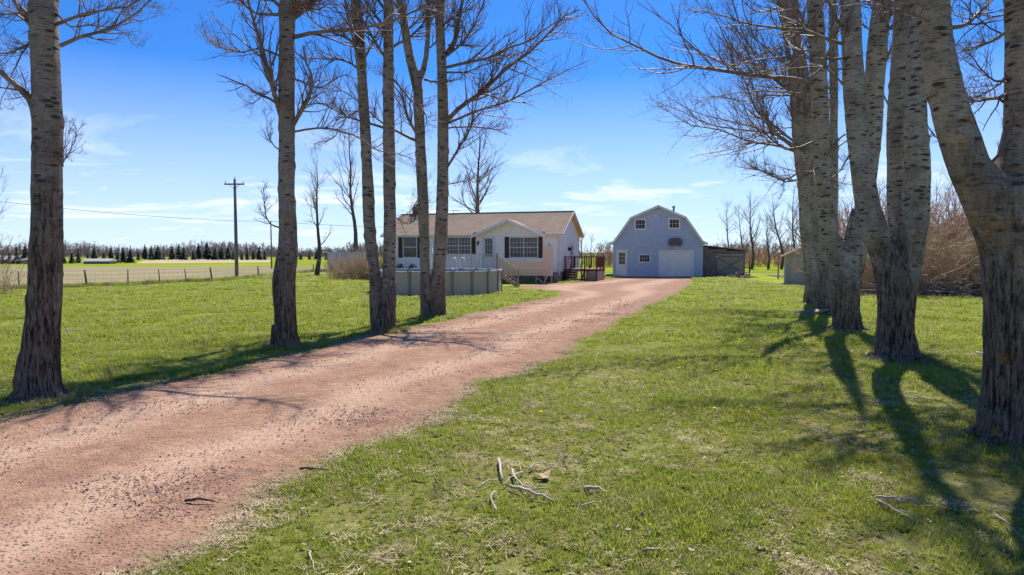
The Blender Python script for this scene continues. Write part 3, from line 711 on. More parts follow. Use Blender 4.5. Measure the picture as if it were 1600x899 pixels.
T9 = poplar(g9, g9.y,
    [[(1268,477,28),(1268,440,20),(1263,380,21),(1258,310,20),(1250,200,15),(1246,120,12),(1242,0,10),(1240,-120,7),(1238,-220,3)], [(1262,330,14),(1246,240,12),(1240,160,10),(1228,60,8),(1215,-20,6),(1205,-120,3)]],
    [([(1246,236),(1220,215),(1195,180),(1180,140),(1165,110)],5,-1.2), ([(1244,237),(1215,228),(1170,222),(1130,205),(1075,195),(1030,165)],5,1.4), ([(1247,270),(1225,280),(1200,272),(1178,262),(1160,250)],4,-1), ([(1242,200),(1200,205),(1155,240),(1140,260)],2,-.5), ([(1240,150),(1200,150),(1160,160),(1120,150),(1090,160)],3,.9), ([(1230,70),(1190,85),(1155,75),(1110,95)],3,1), ([(1272,330),(1295,310),(1320,280)],2,1)],
    'most distant poplar of the right row, nearest the small grey shed', 19, 1.0, .036, 9, (7.0,13), 1.25)

# ------------------------------------------------------------------ middle-distance bare trees
def small_tree(name, px, py, top, wpx, label, seed, nl=14, lean=0, spread=.28, cat='tree', group=None, twig='far_twig', base_drop=.22, dens=1, up=.075):
    rng = np.random.default_rng(seed); g = ground(px, py); Y = g.y; org = np.array([g.x, g.y, 0])
    root = empty(name, tuple(org), 0, label, cat, group)
    hpt = at(px+lean, top, Y); Ht = hpt.z
    S = np.array([(g.x, Y, -.1, wpx*.5*Y/F*1.1), (g.x+.02*Ht, Y, Ht*.15, wpx*.40*Y/F), (g.x+(hpt.x-g.x)*.45, Y+.1, Ht*.5, wpx*.22*Y/F), (hpt.x, Y, Ht, .012)])
    S = wiggle(resample(S, 16), rng, .02*Ht/8)
    b = Bag(); b.add(S[None,:,:3], S[None,:,3], 8); b.obj('trunk', M['far_trunk'], root, org)
    P = S[None,:,:3]; Rr = S[None,:,3]
    P1, R1 = grow(P, Rr, int(nl*1.5), rng, base_drop, .97, (spread*.9, spread*1.7), (35,68), 8, up, .13, .42, .25, .007)
    P2, R2 = grow(P1, R1, 8, rng, .15, .98, (.3,.6), (25,55), 6, up*.8, .13, .5, .3, .0055)
    P3, R3 = grow(P2, R2, int(5*dens), rng, .15, .98, (.3,.6), (25,55), 4, .12, .15, .7, .4, .0045)
    c = Bag(); c.add(P1, R1, 5); c.add(P2, R2, 3); c.add(P3, R3, 3)
    c.obj('crown', M[twig], root, org, False)
    return root
small_tree('bare_tree', 495, 432, 240, 8, 'slim bare tree on the lawn by the wire fence, right of the tall single poplar', 31, 13, 0, .26)
small_tree('bare_tree', 551, 420, 195, 9, 'bare tree rising behind the tan bushes beside the trailer', 32, 16, -6, .30, base_drop=.3)
small_tree('bare_tree', 742, 428, 190, 11, 'bare tree standing behind the tan roof of the house', 33, 22, 8, .26, base_drop=.35)
small_tree('bare_tree', -14, 452, 270, 5, 'bare tree at the far left edge of the photo, mostly outside the frame', 36, 14, 0, .30, base_drop=.1)
GR = 'bare trees in the hedgerow behind the barn'
for i, (px, py, top, w, l, lab) in enumerate([(1138,420,318,4,-2,'small spreading bare tree just behind the lean-to roof, leftmost of its row'),(1160,420,325,4,-6,'thin bare tree behind the lean-to, second from the left of its row'),(1174,421,296,5,-2,'tallest bare tree of the row beyond the lean-to'),
        (1200,421,335,4,-1,'short bare tree in the gap between the lean-to and the grey shed'),(1220,421,300,5,-14,'leaning bare tree in the gap left of the grey shed'),(1238,421,288,5,3,'bare tree rising behind the left roof edge of the grey shed'),(1251,421,282,6,-2,'bare tree half hidden by the poplar above the grey shed')]):
    small_tree('bare_tree', px, py, top, w, lab, 40+i, 14, l, .28, group=GR)
for i, (px, top, lab) in enumerate([(908,352,'spindly shrub tree at the rear corner of the house'),(922,372,'thin bare sapling between the house and the barn'),(942,378,'low bare sapling close to the left side of the barn')]):
    small_tree('bare_tree', px, 421, top, 3, lab, 60+i, 9, 2, .3, group='saplings between house and barn', base_drop=.15)

def shrub(name, x, y, h, w, n, label, seed, m='tan_twig', cat='shrub', group=None, n2=5, n3=3, up=.05):
    rng = np.random.default_rng(seed); root = empty(name, (x,y,0), 0, label, cat, group)
    a = rng.uniform(0, 2*math.pi, n); rr = np.sqrt(rng.uniform(0,1,n))*w*.42
    P0 = np.stack([np.cos(a)*rr, np.sin(a)*rr, np.full(n, -.05)], 1)
    d = norm(np.stack([np.cos(a)*rng.uniform(.05,.45,n), np.sin(a)*rng.uniform(.05,.7,n), np.ones(n)], 1))
    L = h*rng.uniform(.55, 1.05, n); P = np.zeros((n, 8, 3)); P[:,0] = P0
    for q in range(1, 8):
        d = norm(d + rng.normal(size=d.shape)*.21 + np.array([0,0,up])); P[:,q] = P[:,q-1] + d*(L/7)[:,None]
    r = (h*.0052*rng.uniform(.7,1.6,n))[:,None]*np.linspace(1,.3,8)[None]
    b = Bag(); b.add(P, r, 4); b.obj('stems', M[m], root)
    P2, R2 = grow(P, r, n2, rng, .08, .98, (.25,.55), (30,75), 5, .03, .20, .7, .4, h*.0019)
    P3, R3 = grow(P2, R2, n3, rng, .15, .98, (.3,.6), (25,55), 3, .08, .16, .8, .5, h*.0014)
    c = Bag(); c.add(P2, R2, 3); c.add(P3, R3, 3); tag(c.obj('twigs', M[m], root, smooth=False), kind='stuff')
    return root
for i, (px, py, h, w, lab) in enumerate([(535,436,2.4,2.6,'leftmost tan bare bush in front of the trailer'),(560,437,3.0,3.2,'tallest tan bare bush left of the pool'),(588,437,2.7,2.6,'tan bare bush behind the forked poplar near the pool')]):
    g = ground(px, py); shrub('bare_bush', g.x, g.y, h, w, 150, lab, 70+i, group='tan bushes by the trailer')
g = ground(8, 462); shrub('bare_bush', g.x-.9, g.y, 2.6, 2.6, 60, 'tan bush at the far left edge of the photo by the fence', 77, group=None)
THK = [(17.5,39,4.2,'low twiggy bush at the left end of the thicket, beside the forked poplar'),(19.2,42,6.3,'tall reddish bush at the back of the thicket, left of the three-stemmed poplar'),(20.6,37.5,5.2,'tan bush seen just right of the three-stemmed poplar'),(21.4,43,7.8,'tallest reddish bush, behind the middle of the thicket'),
       (23.0,38,5.8,'tan bush in the middle of the thicket between the two right poplars'),(24.6,42,7.6,'reddish bush behind the brush pile'),(25.8,37,5.6,'tan bush above the right end of the brush pile'),(27.8,41,7.4,'reddish bush seen beside the rightmost poplar'),(29.0,36,5.6,'tan bush partly hidden by the rightmost poplar'),(31.5,39,7.0,'last bush of the thicket at the right edge of the photo')]
for i, (x, y, h, lab) in enumerate(THK):
    shrub('thicket_bush', x+2.4, y, h*.9, 4.4, 150, lab, 80+i, 'red_twig' if 'reddish' in lab else 'tan_twig', 'bush', 'bare thicket on the right', 7, 4)
# brush pile: a tangle of thrown branches
rng = np.random.default_rng(5); n = 650
P0 = np.stack([rng.uniform(19.6,32,n), rng.normal(36.6,.7,n), np.abs(rng.normal(0,.40,n))], 1); P0[:,1] -= (P0[:,0]-18)*.25
a = rng.uniform(0,math.pi,n); d = norm(np.stack([np.cos(a), np.sin(a)*.6, rng.normal(.05,.22,n)],1)); L = rng.uniform(.4,2.2,n); P = np.zeros((n,5,3)); P[:,0] = P0
for q in range(1,5):
    d = norm(d+rng.normal(size=d.shape)*.12); P[:,q] = P[:,q-1]+d*(L/4)[:,None]
P[:,:,2] = np.abs(P[:,:,2])
r = rng.uniform(.008,.035,n)[:,None]*np.linspace(1,.5,5)[None]
b = Bag(); b.add(P, r, 4); o = b.obj('brush_pile', M['firewood']); tag(o, 'long tangled pile of cut grey branches heaped in front of the thicket', 'brush pile')

# far hedgerow and forest masses (nobody could count these)
def mass(name, x0, x1, y0, y1, h, n, seed, m, label, slope=0.0, thick=.012):
    rng = np.random.default_rng(seed); X = rng.uniform(x0, x1, n); Yp = y0+(y1-y0)*rng.uniform(0,1,n)+slope*(X-x0)
    hh = h*rng.uniform(.75,1.05,n)*(.8+.25*np.sin(X*.07)+.12*np.sin(X*.31+2))
    P = np.zeros((n,4,3)); P[:,0] = np.stack([X,Yp,np.zeros(n)],1); d = norm(np.stack([rng.normal(0,.07,n), rng.normal(0,.07,n), np.ones(n)],1))
    for q in range(1,4): P[:,q] = P[:,q-1]+d*(hh/3)[:,None]
    r = (hh*.009)[:,None]*np.array([1,.8,.5,.1])[None]
    P2, R2 = grow(P, r, 15, rng, .02, 1, (.22,.42), (30,75), 3, .1, .1, .8, .5, h*thick)
    b = Bag(); b.add(P, r, 3); b.add(P2, R2, 3)
    return tag(b.obj(name, M[m], smooth=False), label, name.replace('_',' '), kind='stuff')
M['forest_twig'] = twigmat('forest_twigs', (0.20,0.15,0.125), (0.27,0.21,0.175), (0.16,0.13,0.11))
mass('forest', -460, 10, 340, 400, 7.4, 3800, 1, 'forest_twig', 'far brown leafless wood along the left horizon behind the spruces')
mass('hedgerow', 14, 62, 106, 116, 3.6, 620, 2, 'red_twig', 'far reddish hedgerow seen between the lean-to and the grey shed')
mass('forest', 60, 330, 240, 300, 7.5, 800, 3, 'forest_twig', 'far leafless wood on the right horizon')
mass('forest', -40, 120, 420, 470, 4.5, 500, 4, 'forest_twig', 'low far wood on the horizon between house and barn')

# ------------------------------------------------------------------ spruces in the far row
def spruce_mesh(seed, part):
    rng = np.random.default_rng(seed); mb_v = []; mb_f = []; k = 0
    if part == 'trunk':
        mb = MB(); mb.tube([(0,0,-.1),(0,0,.5),(0,0,.95)], [.018,.014,.006], 6); return mb.mesh('trunk')
    layers = 17
    for L in range(layers):
        z = .10 + .88*L/layers; rad = .30*(1-z)**.85*(rng.uniform(.8,1.2)) + .012; nb = int(9+7*(1-z))
        for q in range(nb):
            a = rng.uniform(0, 2*math.pi); r2 = rad*rng.uniform(.65,1.15); w = r2*.42; dz = -r2*.28
            ca, sa = math.cos(a), math.sin(a); zz = z+rng.uniform(-.02,.02)
            tip = (ca*r2, sa*r2, zz+dz); mid1 = (ca*r2*.55-sa*w*.5, sa*r2*.55+ca*w*.5, zz+dz*.35); mid2 = (ca*r2*.55+sa*w*.5, sa*r2*.55-ca*w*.5, zz+dz*.35); top = (ca*r2*.4, sa*r2*.4, zz+.03)
            mb_v += [(0,0,zz+.015), mid1, tip, mid2, top]; mb_f += [(k,k+1,k+4),(k+1,k+2,k+4),(k+2,k+3,k+4),(k+3,k,k+4)]; k += 5
    me = bpy.data.meshes.new('crown'); me.from_pydata(mb_v, [], mb_f); return me
protos = []
for s in range(4):
    tr = spruce_mesh(s, 'trunk'); tr.materials.append(M['far_trunk']); cr = spruce_mesh(s, 'crown'); cr.materials.append(M['spruce']); protos.append((tr, cr))
rng = random.Random(4)
spots = []
x = 4
while x < 214: spots.append((x, 413.2+rng.uniform(-.3,.3)-x*.008, rng.uniform(17,25))); x += rng.uniform(9,15)
x = 216
while x < 425: spots.append((x, 406.8+rng.uniform(-.3,.3), rng.uniform(15,23)+(6 if 225 < x < 240 else 0))); x += rng.uniform(8,15)
x = 470
while x < 600: spots.append((x, 406.5, rng.uniform(8,15))); x += rng.uniform(10,17)
for i, (px, py, hp) in enumerate(spots):
    g = ground(px, py); h = hp*g.y/F*1.25
    left = px < 214; mid = 216 <= px < 430
    lab = 'dark spruce in the far row left of the tan stubble strip' if left else ('dark spruce in the far row behind the tan stubble strip' if mid else 'small dark spruce in the far row seen beyond the trailer')
    e = empty('spruce_tree', (g.x, g.y, 0), rng.uniform(0,6.28), lab, 'tree', 'far spruces left of the stubble' if left else ('far spruces behind the stubble' if mid else 'far spruces beyond the trailer'))
    h *= rng.uniform(.62,1.12); e.scale = (h*rng.uniform(.9,1.5), h*rng.uniform(.9,1.5), h)
    tr, cr = protos[i % 4]; link('trunk', tr, None, e); link('crown', cr, None, e)
# far farm buildings at the left edge
for px, w, lab in ((12, 6, 'low grey-roofed farm shed at the far left below the spruces'), (26, 4, 'smaller grey-roofed farm shed right of the leftmost far shed'), (146, 5, 'grey farm roof just right of the leftmost poplar')):
    g = ground(px, 413.0); e = empty('farm_shed', (g.x, g.y+1.0, 0), .1, lab, 'shed'); e.scale = (1, 1, .55 if px > 100 else .85)
    MB().box(-w/2,0,0,w/2,3,1.1).build('wall', M['farm_wall'], e)
    MB().prism([(0,1.1),(w+.6,1.1),(w*.8,2.0),(w*.12,2.0)], 0, .01).F
    mb = MB(); mb.add([(-w/2-.2,-.3,1.05),(w/2+.2,-.3,1.05),(w/2+.2,3.3,1.05),(-w/2-.2,3.3,1.05),(-w/2-.2,1.5,2.0),(w/2+.2,1.5,2.0)], [(0,1,5,4),(3,2,5,4),(0,4,3),(1,2,5),(0,3,2,1)])
    mb.build('roof', M['farm_roof'], e)

# ------------------------------------------------------------------ building helpers
class Frame:
    """a vertical wall plane through origin O, running along angle th (x axis to the right); turns pixels into (u, z)"""
    def __init__(s, O, rz): s.O = Vector(O); s.rz = rz; s.e = Vector((math.cos(rz), math.sin(rz), 0)); s.n = Vector((-math.sin(rz), math.cos(rz), 0))
    def uz(s, px, py, off=0.0):
        d = ray(px, py); o = s.O + s.n*off; c = Vector((0,0,H)); t = (o-c).dot(s.n)/d.dot(s.n); p = c + d*t - o
        return p.dot(s.e), p.z + o.z
    def rect(s, x0, y0, x1, y1, off=0.0):
        a, zt = s.uz(x0, (y0), off); b, _ = s.uz(x1, y0, off); _, zb = s.uz((x0+x1)/2, y1, off); return a, zb, b, zt
def row_spans(poly, z):
    """x-interval of a convex (x,z) outline at height z"""
    xs_ = []
    for i in range(len(poly)):
        (x0,z0),(x1,z1) = poly[i], poly[(i+1)%len(poly)]
        if (z0-z)*(z1-z) <= 0 and z0 != z1: xs_.append(x0+(x1-x0)*(z-z0)/(z1-z0))
    return (min(xs_), max(xs_)) if len(xs_) >= 2 else None
def siding(poly, holes, step, thick=.04, y=0.0):
    """lapped boards over an (x,z) outline, facing -y; holes are (x0,z0,x1,z1)"""
    mb = MB(); z = min(p[1] for p in poly); top = max(p[1] for p in poly)
    while z < top-.01:
        z1 = min(z+step, top-.002); sa = row_spans(poly, z+.001); sb = row_spans(poly, z1)
        if not sa or not sb: z += step; continue
        cuts = sorted([(h[0],h[2]) for h in holes if h[1] < z1-.01 and h[3] > z+.01]); segs = []
        lo0, lo1 = sa[0], sb[0]
        for c0, c1 in cuts: segs.append((lo0, lo1, c0, c0)); lo0 = lo1 = c1
        segs.append((lo0, lo1, sa[1], sb[1]))
        for a0, a1, b0, b1 in segs:
            if b0-a0 < .01: continue
            mb.add([(a0,y-thick,z),(b0,y-thick,z),(b1,y-.003,z1),(a1,y-.003,z1),(a0,y+.01,z),(b0,y+.01,z),(b1,y+.01,z1),(a1,y+.01,z1)], [(0,1,2,3),(0,4,5,1),(3,2,6,7),(0,3,7,4),(1,5,6,2)])
        z += step
    return mb
def wall_with_holes(poly, holes, y0, y1):
    """solid wall: horizontal bands cut at hole edges"""
    mb = MB(); zs = sorted(set([p[1] for p in poly] + [h[1] for h in holes] + [h[3] for h in holes]))
    for z0, z1 in zip(zs[:-1], zs[1:]):
        if z1-z0 < 1e-4: continue
        sa = row_spans(poly, z0+1e-4); sb = row_spans(poly, z1-1e-4)
        if not sa or not sb: continue
        cuts = sorted([(h[0],h[2]) for h in holes if h[1] <= z0+1e-4 and h[3] >= z1-1e-4]); lo = (sa[0], sb[0]); segs = []
        for c0, c1 in cuts: segs.append((lo[0], lo[1], c0, c0)); lo = (c1, c1)
        segs.append((lo[0], lo[1], sa[1], sb[1]))
        for a0, a1, b0, b1 in segs: mb.prism([(a0,z0),(b0,z0),(b1,z1),(a1,z1)], y0, y1)
    return mb
def slope(mb, a, b, c, d, course=.17, t=.02):
    """shingle courses over the quad a,b (eave) c,d (ridge; c above b, d above a)"""
    a, b, c, d = map(Vector, (a, b, c, d)); nrm = (b-a).cross(d-a).normalized()
    if nrm.z < 0: nrm = -nrm
    n = max(1, int((d-a).length/course))
    for i in range(n):
        f0, f1 = i/n, (i+1)/n
        p0, p1 = a.lerp(d, f0), b.lerp(c, f0); q0, q1 = a.lerp(d, f1), b.lerp(c, f1)
        mb.add([p0+nrm*t, p1+nrm*t, q1+nrm*.004, q0+nrm*.004, p0-nrm*.002, p1-nrm*.002, q1-nrm*.002, q0-nrm*.002], [(0,1,2,3),(0,4,5,1),(1,5,6,2),(3,0,4,7)][:4])
def slab(mb, a, b, c, d, t):
    a, b, c, d = map(Vector, (a, b, c, d)); nrm = (b-a).cross(d-a).normalized()
    if nrm.z < 0: nrm = -nrm
    vs = [a, b, c, d] + [p-nrm*t for p in (a, b, c, d)]
    mb.add(vs, [(0,1,2,3),(7,6,5,4),(0,4,5,1),(1,5,6,2),(2,6,7,3),(3,7,4,0)])
def window(parent, x0, z0, x1, z1, cols, rows, sashes=(1,1), fm='white_trim', y=0.0, fw=.07, curtain=False, name='window'):
    """frame with sill, and under it the sashes, each pane and the glazing bars; facing -y"""
    mb = MB(); d = .045
    mb.box(x0,y-d,z0,x0+fw,y+.05,z1); mb.box(x1-fw,y-d,z0,x1,y+.05,z1); mb.box(x0+fw,y-d,z1-fw,x1-fw,y+.05,z1); mb.box(x0+fw,y-d,z0,x1-fw,y+.05,z0+fw)
    fr = mb.build(name, M[fm], parent)
    ns, nv = sashes; wx = (x1-x0-2*fw)/ns; wz = (z1-z0-2*fw)/nv
    mb = MB()
    for i in range(1, ns): xx = x0+fw+wx*i; mb.box(xx-.035,y-.035,z0+fw,xx+.035,y+.04,z1-fw)
    for j in range(1, nv): zz = z0+fw+wz*j; mb.box(x0+fw,y-.03,zz-.028,x1-fw,y+.038,zz+.028)
    if ns*nv > 1: mb.build('sash_rail', M[fm], fr)
    bars = MB(); gw = .02
    for i in range(ns):
        for j in range(nv):
            ax, bx = x0+fw+wx*i, x0+fw+wx*(i+1); az, bz = z0+fw+wz*j, z0+fw+wz*(j+1)
            p = MB().box(ax+.005,y+.02,az+.005,bx-.005,y+.03,bz-.005).build('pane', M['glass'], fr)
            for c in range(1, cols): xx = ax+(bx-ax)*c/cols; bars.box(xx-gw/2,y-.005,az,xx+gw/2,y+.018,bz)
            for r_ in range(1, rows): zz = az+(bz-az)*r_/rows; bars.box(ax,y-.008,zz-gw/2,bx,y+.016,zz+gw/2)
    if bars.V: bars.build('glazing_bars', M[fm], fr)
    if curtain: MB().box(x0+fw+.01,y+.034,z0+fw+(z1-z0)*.02,x1-fw-.01,y+.05,z1-fw).build('blind', M['curtain'], fr)
    return fr

# ------------------------------------------------------------------ the house
HR = -R(18); hc = ground(873, 440.5)
hf = Frame(hc, HR); HL, HD, EZ, RZ = 15.2, 7.3, 3.80, 5.66; SK = .80
house = empty('house', tuple(hc), HR, 'low white-sided bungalow with a tan shingle roof and a small front gable', 'house')
MB().box(-HL+.08, .08, -.05, -.08, HD-.08, SK).build('skirting', M['skirt'], house)
MB().box(-.42,.03,0,.02,1.1,SK-.004).build('corner_block', M['concrete'], house)
wins = []
w1 = hf.rect(629.5,370,652,403); w2 = hf.rect(697.5,370.5,736.5,398); w3 = hf.rect(796,370.3,841,403.3); dr = hf.rect(753.5,369,773.5,421)
dr = (dr[0], .92, dr[2], dr[3])
holes = [w1, w2, w3, dr]
gL = hf.uz(745,367)[0]; gR = hf.uz(847,367)[0]; gC, gZ = hf.uz(796,344.5); 
rectp = [(-HL,SK),(0,SK),(0,EZ),(-HL,EZ)]
wall_with_holes(rectp, holes, .02, .14).build('wall', M['house_siding'], house)
siding(rectp, holes, .15, y=.032).build('siding', M['house_siding'], house, kind='stuff')
wall_with_holes([(gL-.3,EZ-.12),(gR+.3,EZ-.12),(gC,gZ+.02)], [], .022, .10).build('gable_wall', M['house_siding'], house)
siding([(gL-.3,EZ+.0),(gR+.3,EZ+.0),(gC,gZ+.02)], [], .15, y=.030).build('gable_siding', M['house_siding'], house, kind='stuff')
MB().box(-HL,.0,SK-.06,.01,.03,SK+.02).build('base_trim', M['white_trim'], house)
# right end wall: pentagon in the y-z plane -> built facing -y in its own turned part
endp = [(0,SK),(HD,SK),(HD,EZ),(HD/2,RZ-.05),(0,EZ)]
ew = wall_with_holes(endp, [], .02, .14).build('wall', M['house_siding'], house); ew.rotation_euler = (0,0,math.pi/2); ew.location = (0,0,0)
es = siding(endp, [], .15, y=.018).build('siding', M['house_siding'], house, kind='stuff'); es.rotation_euler = (0,0,math.pi/2)
lw = wall_with_holes(endp, [], .02, .14).build('wall', M['house_siding'], house); lw.rotation_euler = (0,0,-math.pi/2); lw.location = (-HL,HD,0)
MB().box(-HL+.14,HD-.12,SK,-.14,HD,EZ).build('wall', M['house_siding'], house)
for xx, yy in ((-.10,-.03),(0.0,.0)): MB().box(xx-.0,yy,SK,xx+.09,yy+.09,EZ-.03).build('corner_trim', M['white_trim'], house)
MB().box(-.10,HD-.08,SK,.035,HD+.02,EZ-.03).build('corner_trim', M['white_trim'], house)
# roof
rf = MB(); ov = .32; og = .40
sl = (RZ-EZ)/(HD/2)
e0 = EZ - sl*ov + .10
ym = .14; zm_ = e0+sl*(ym+ov)
for xa_, xb_, y_, z_ in ((-HL-og, gL-.30, -ov, e0), (gL-.30, gR+.30, ym, zm_), (gR+.30, og, -ov, e0)):
    slab(rf, (xa_,y_,z_), (xb_,y_,z_), (xb_,HD/2,RZ+.10), (xa_,HD/2,RZ+.10), .10)
slab(rf, (og,HD+ov,e0), (-HL-og,HD+ov,e0), (-HL-og,HD/2,RZ+.10), (og,HD/2,RZ+.10), .10)
roof = rf.build('roof', M['white_trim'], house)
sh = MB()
for xa_, xb_, y_, z_ in ((-HL-og-.01, gL-.30, -ov-.02, e0+.006), (gL-.30, gR+.30, ym, zm_+.006), (gR+.30, og+.01, -ov-.02, e0+.006)):
    slope(sh, (xa_,y_,z_), (xb_,y_,z_), (xb_,HD/2,RZ+.106), (xa_,HD/2,RZ+.106))
slope(sh, (og+.01,HD+ov+.02,e0+.006), (-HL-og-.01,HD+ov+.02,e0+.006), (-HL-og-.01,HD/2,RZ+.106), (og+.01,HD/2,RZ+.106))
sh.box(-HL-og,HD/2-.14,RZ+.10,og,HD/2+.14,RZ+.135)
s_ = sh.build('shingles', M['shingle_tan'], roof, kind='stuff')
# soffit of the right rake: far slope, sunlit orange painted into its colour
MB().add([(.02,HD/2,RZ-.02),(og-.02,HD/2,RZ-.02),(og-.02,HD+ov,e0-.12),(.02,HD+ov,e0-.12)], [(0,1,2,3)]).build('soffit', simple('sunlit_soffit', (0.62,0.40,0.20), .7, .1), house)
MB().bar((og+.012,-ov,e0-.07), (og+.012,HD/2,RZ+.03), .03, .17).bar((og+.012,HD/2,RZ+.03), (og+.012,HD+ov,e0-.07), .03, .17).build('rake_board', M['white_trim'], house)
MB().box(-HL-og,-ov-.07,e0-.13,gL-.3,-ov-.005,e0-.02).build('gutter', M['white_trim'], house)
MB().box(gR+.3,-ov-.07,e0-.13,og,-ov-.005,e0-.02).build('gutter', M['white_trim'], house)
MB().tube([(.02,-ov-.03,e0-.12),(.06,-.06,e0-.35),(.06,-.06,SK-.3)], .035, 8).build('downpipe', M['white_trim'], house)
# front gable roof, running back into the main slope
back = (gZ+.12-e0)/sl - ov + .1
gzv = gZ + .04; gf = -ov-.25; ez2 = e0+.01
g1 = MB(); 
slab(g1, (gL-.35,gf,ez2-.13), (gC,gf,gzv), (gC,back,gzv), (gL-.35,back*0.0+.0,ez2-.13), .10)
slab(g1, (gC,gf,gzv), (gR+.35,gf,ez2-.13), (gR+.35,0,ez2-.13), (gC,back,gzv), .10)
gr_ = g1.build('gable_roof', M['white_trim'], house)
g2 = MB()
def tri_slope(mb, eave_x, sgn):
    n = 12
    for i in range(n):
        f0, f1 = i/n, (i+1)/n
        def P(f, y): return Vector((eave_x+(gC-eave_x)*f, y, ez2-.12+(gzv-ez2+.13)*f))
        yb0, yb1 = 0+(back)*f0, back*f1
        up = Vector((0,0,.022)); u2 = Vector((0,0,.006))
        mb.add([P(f0,gf-.02)+up, P(f0,yb0)+up, P(f1,yb1)+u2, P(f1,gf-.02)+u2, P(f0,gf-.02), P(f0,yb0)], [(0,1,2,3),(0,4,5,1)])
tri_slope(g2, gL-.37, 1); tri_slope(g2, gR+.37, -1)
g2.build('shingles', M['shingle_tan'], gr_, kind='stuff')
for xx in (gL-.38, gR+.38):
    MB().bar((xx,gf-.03,ez2-.20),(gC,gf-.03,gzv-.07),.04,.20,(0,0,1)).build('rake_board', M['white_trim'], house)
# windows, shutters, door, lamps
window(house, *w1[:2], *w1[2:], 1, 1, (1,2), y=0, curtain=True)
window(house, *w2[:2], *w2[2:], 4, 2, (2,2), y=0)
window(house, *w3[:2], *w3[2:], 4, 2, (2,2), y=0)
def shutter(px0, px1, w):
    a, b = hf.uz(px0,380)[0], hf.uz(px1,380)[0]; mb = MB(); z0, z1 = w[1], w[3]
    mb.box(a,-.03,z0,a+.05,.0,z1); mb.box(b-.05,-.03,z0,b,.0,z1)
    for zz in (z0, (z0+z1)/2-.04, z1-.08): mb.box(a+.05,-.03,zz,b-.05,.0,zz+.08)
    o = mb.build('shutter', M['shutter'], house); s = MB(); n = 16
    for i in range(n):
        zz = z0+.08+(z1-z0-.16)*i/n; s.add([(a+.05,-.022,zz),(b-.05,-.022,zz),(b-.05,-.004,zz+(z1-z0)/n),(a+.05,-.004,zz+(z1-z0)/n)], [(0,1,2,3)])
    s.build('louvres', M['shutter'], o, kind='stuff')
shutter(622.5,629,w1); shutter(652.5,658.5,w1); shutter(690.8,697,w2); shutter(737,743.2,w2); shutter(788.6,795.5,w3); shutter(841.5,847.8,w3)
x0, z0, x1, z1 = dr
fr = MB(); fr.box(x0,-.03,z0,x0+.09,.06,z1); fr.box(x1-.09,-.03,z0,x1,.06,z1); fr.box(x0+.09,-.03,z1-.09,x1-.09,.06,z1); fr.build('door_frame', M['white_trim'], house)
door = MB(); door.box(x0+.09,.03,z0,x1-.09,.07,z0+1.05); door.box(x0+.09,.03,z1-.22,x1-.09,.07,z1-.09); door.box(x0+.09,.03,z0+1.05,x0+.24,.07,z1-.22); door.box(x1-.24,.03,z0+1.05,x1-.09,.07,z1-.22)
door = door.build('door', M['door_white'], house)
MB().box(x0+.24,.045,z0+1.05,x1-.24,.055,z1-.22).build('pane', M['glass'], door)
mb = MB(); 
for i in (1,2): xx = x0+.24+(x1-x0-.48)*i/3; mb.box(xx-.01,.028,z0+1.05,xx+.01,.044,z1-.22)
for i in (1,2): zz = z0+1.05+(z1-z0-1.27)*i/3; mb.box(x0+.24,.026,zz-.01,x1-.24,.042,zz+.01)
mb.build('glazing_bars', M['door_white'], door)
MB().tube([(x0+.16,.03,z0+.95),(x0+.16,-.04,z0+.95)], .03, 10).build('handle', M['black_metal'], door)
def lantern(parent, x, y, z, ax='y'):
    mb = MB(); mb.box(x-.05,y,z+.02,x+.05,y+.02,z+.2); mb.tube([(x,y-.01,z+.2),(x,y-.1,z+.26),(x,y-.13,z+.18)], .012, 6)
    mb.tube([(x,y-.13,z-.12),(x,y-.13,z+.1)], [.05,.08], 6); mb.tube([(x,y-.13,z+.1),(x,y-.13,z+.2)], [.1,.02], 6); mb.tube([(x,y-.13,z-.16),(x,y-.13,z-.12)], [.02,.05], 6)
    return mb.build('wall_lantern', M['black_metal'], parent)
lx, lz = hf.uz(747.5,381); lantern(house, lx, -.02, lz)
lx, lz = hf.uz(858.5,383); MB().box(lx-.06,-.02,lz-.05,lx+.06,.0,lz+.1).tube([(lx,-.02,lz),(lx,-.12,lz-.05)], .05, 8).build('outdoor_light', M['grey_metal'], house)
# side door and lamp on the end wall
sdm = MB().box(.0,3.9,.95,.03,4.95,3.05); sdd = sdm.build('side_door', M['door_white'], house)
mb = MB(); mb.box(.002,3.8,.95,.05,3.9,3.13); mb.box(.002,4.95,.95,.05,5.05,3.13); mb.box(.002,3.9,3.05,.05,4.95,3.13); mb.build('door_frame', M['white_trim'], house)
MB().box(.032,4.1,2.1,.04,4.75,2.85).build('pane', M['glass'], sdd)
MB().box(0,3.15,2.45,.12,3.35,2.75).tube([(.12,3.25,2.7),(.2,3.25,2.5)], .08, 8).build('wall_lantern', M['black_metal'], house)
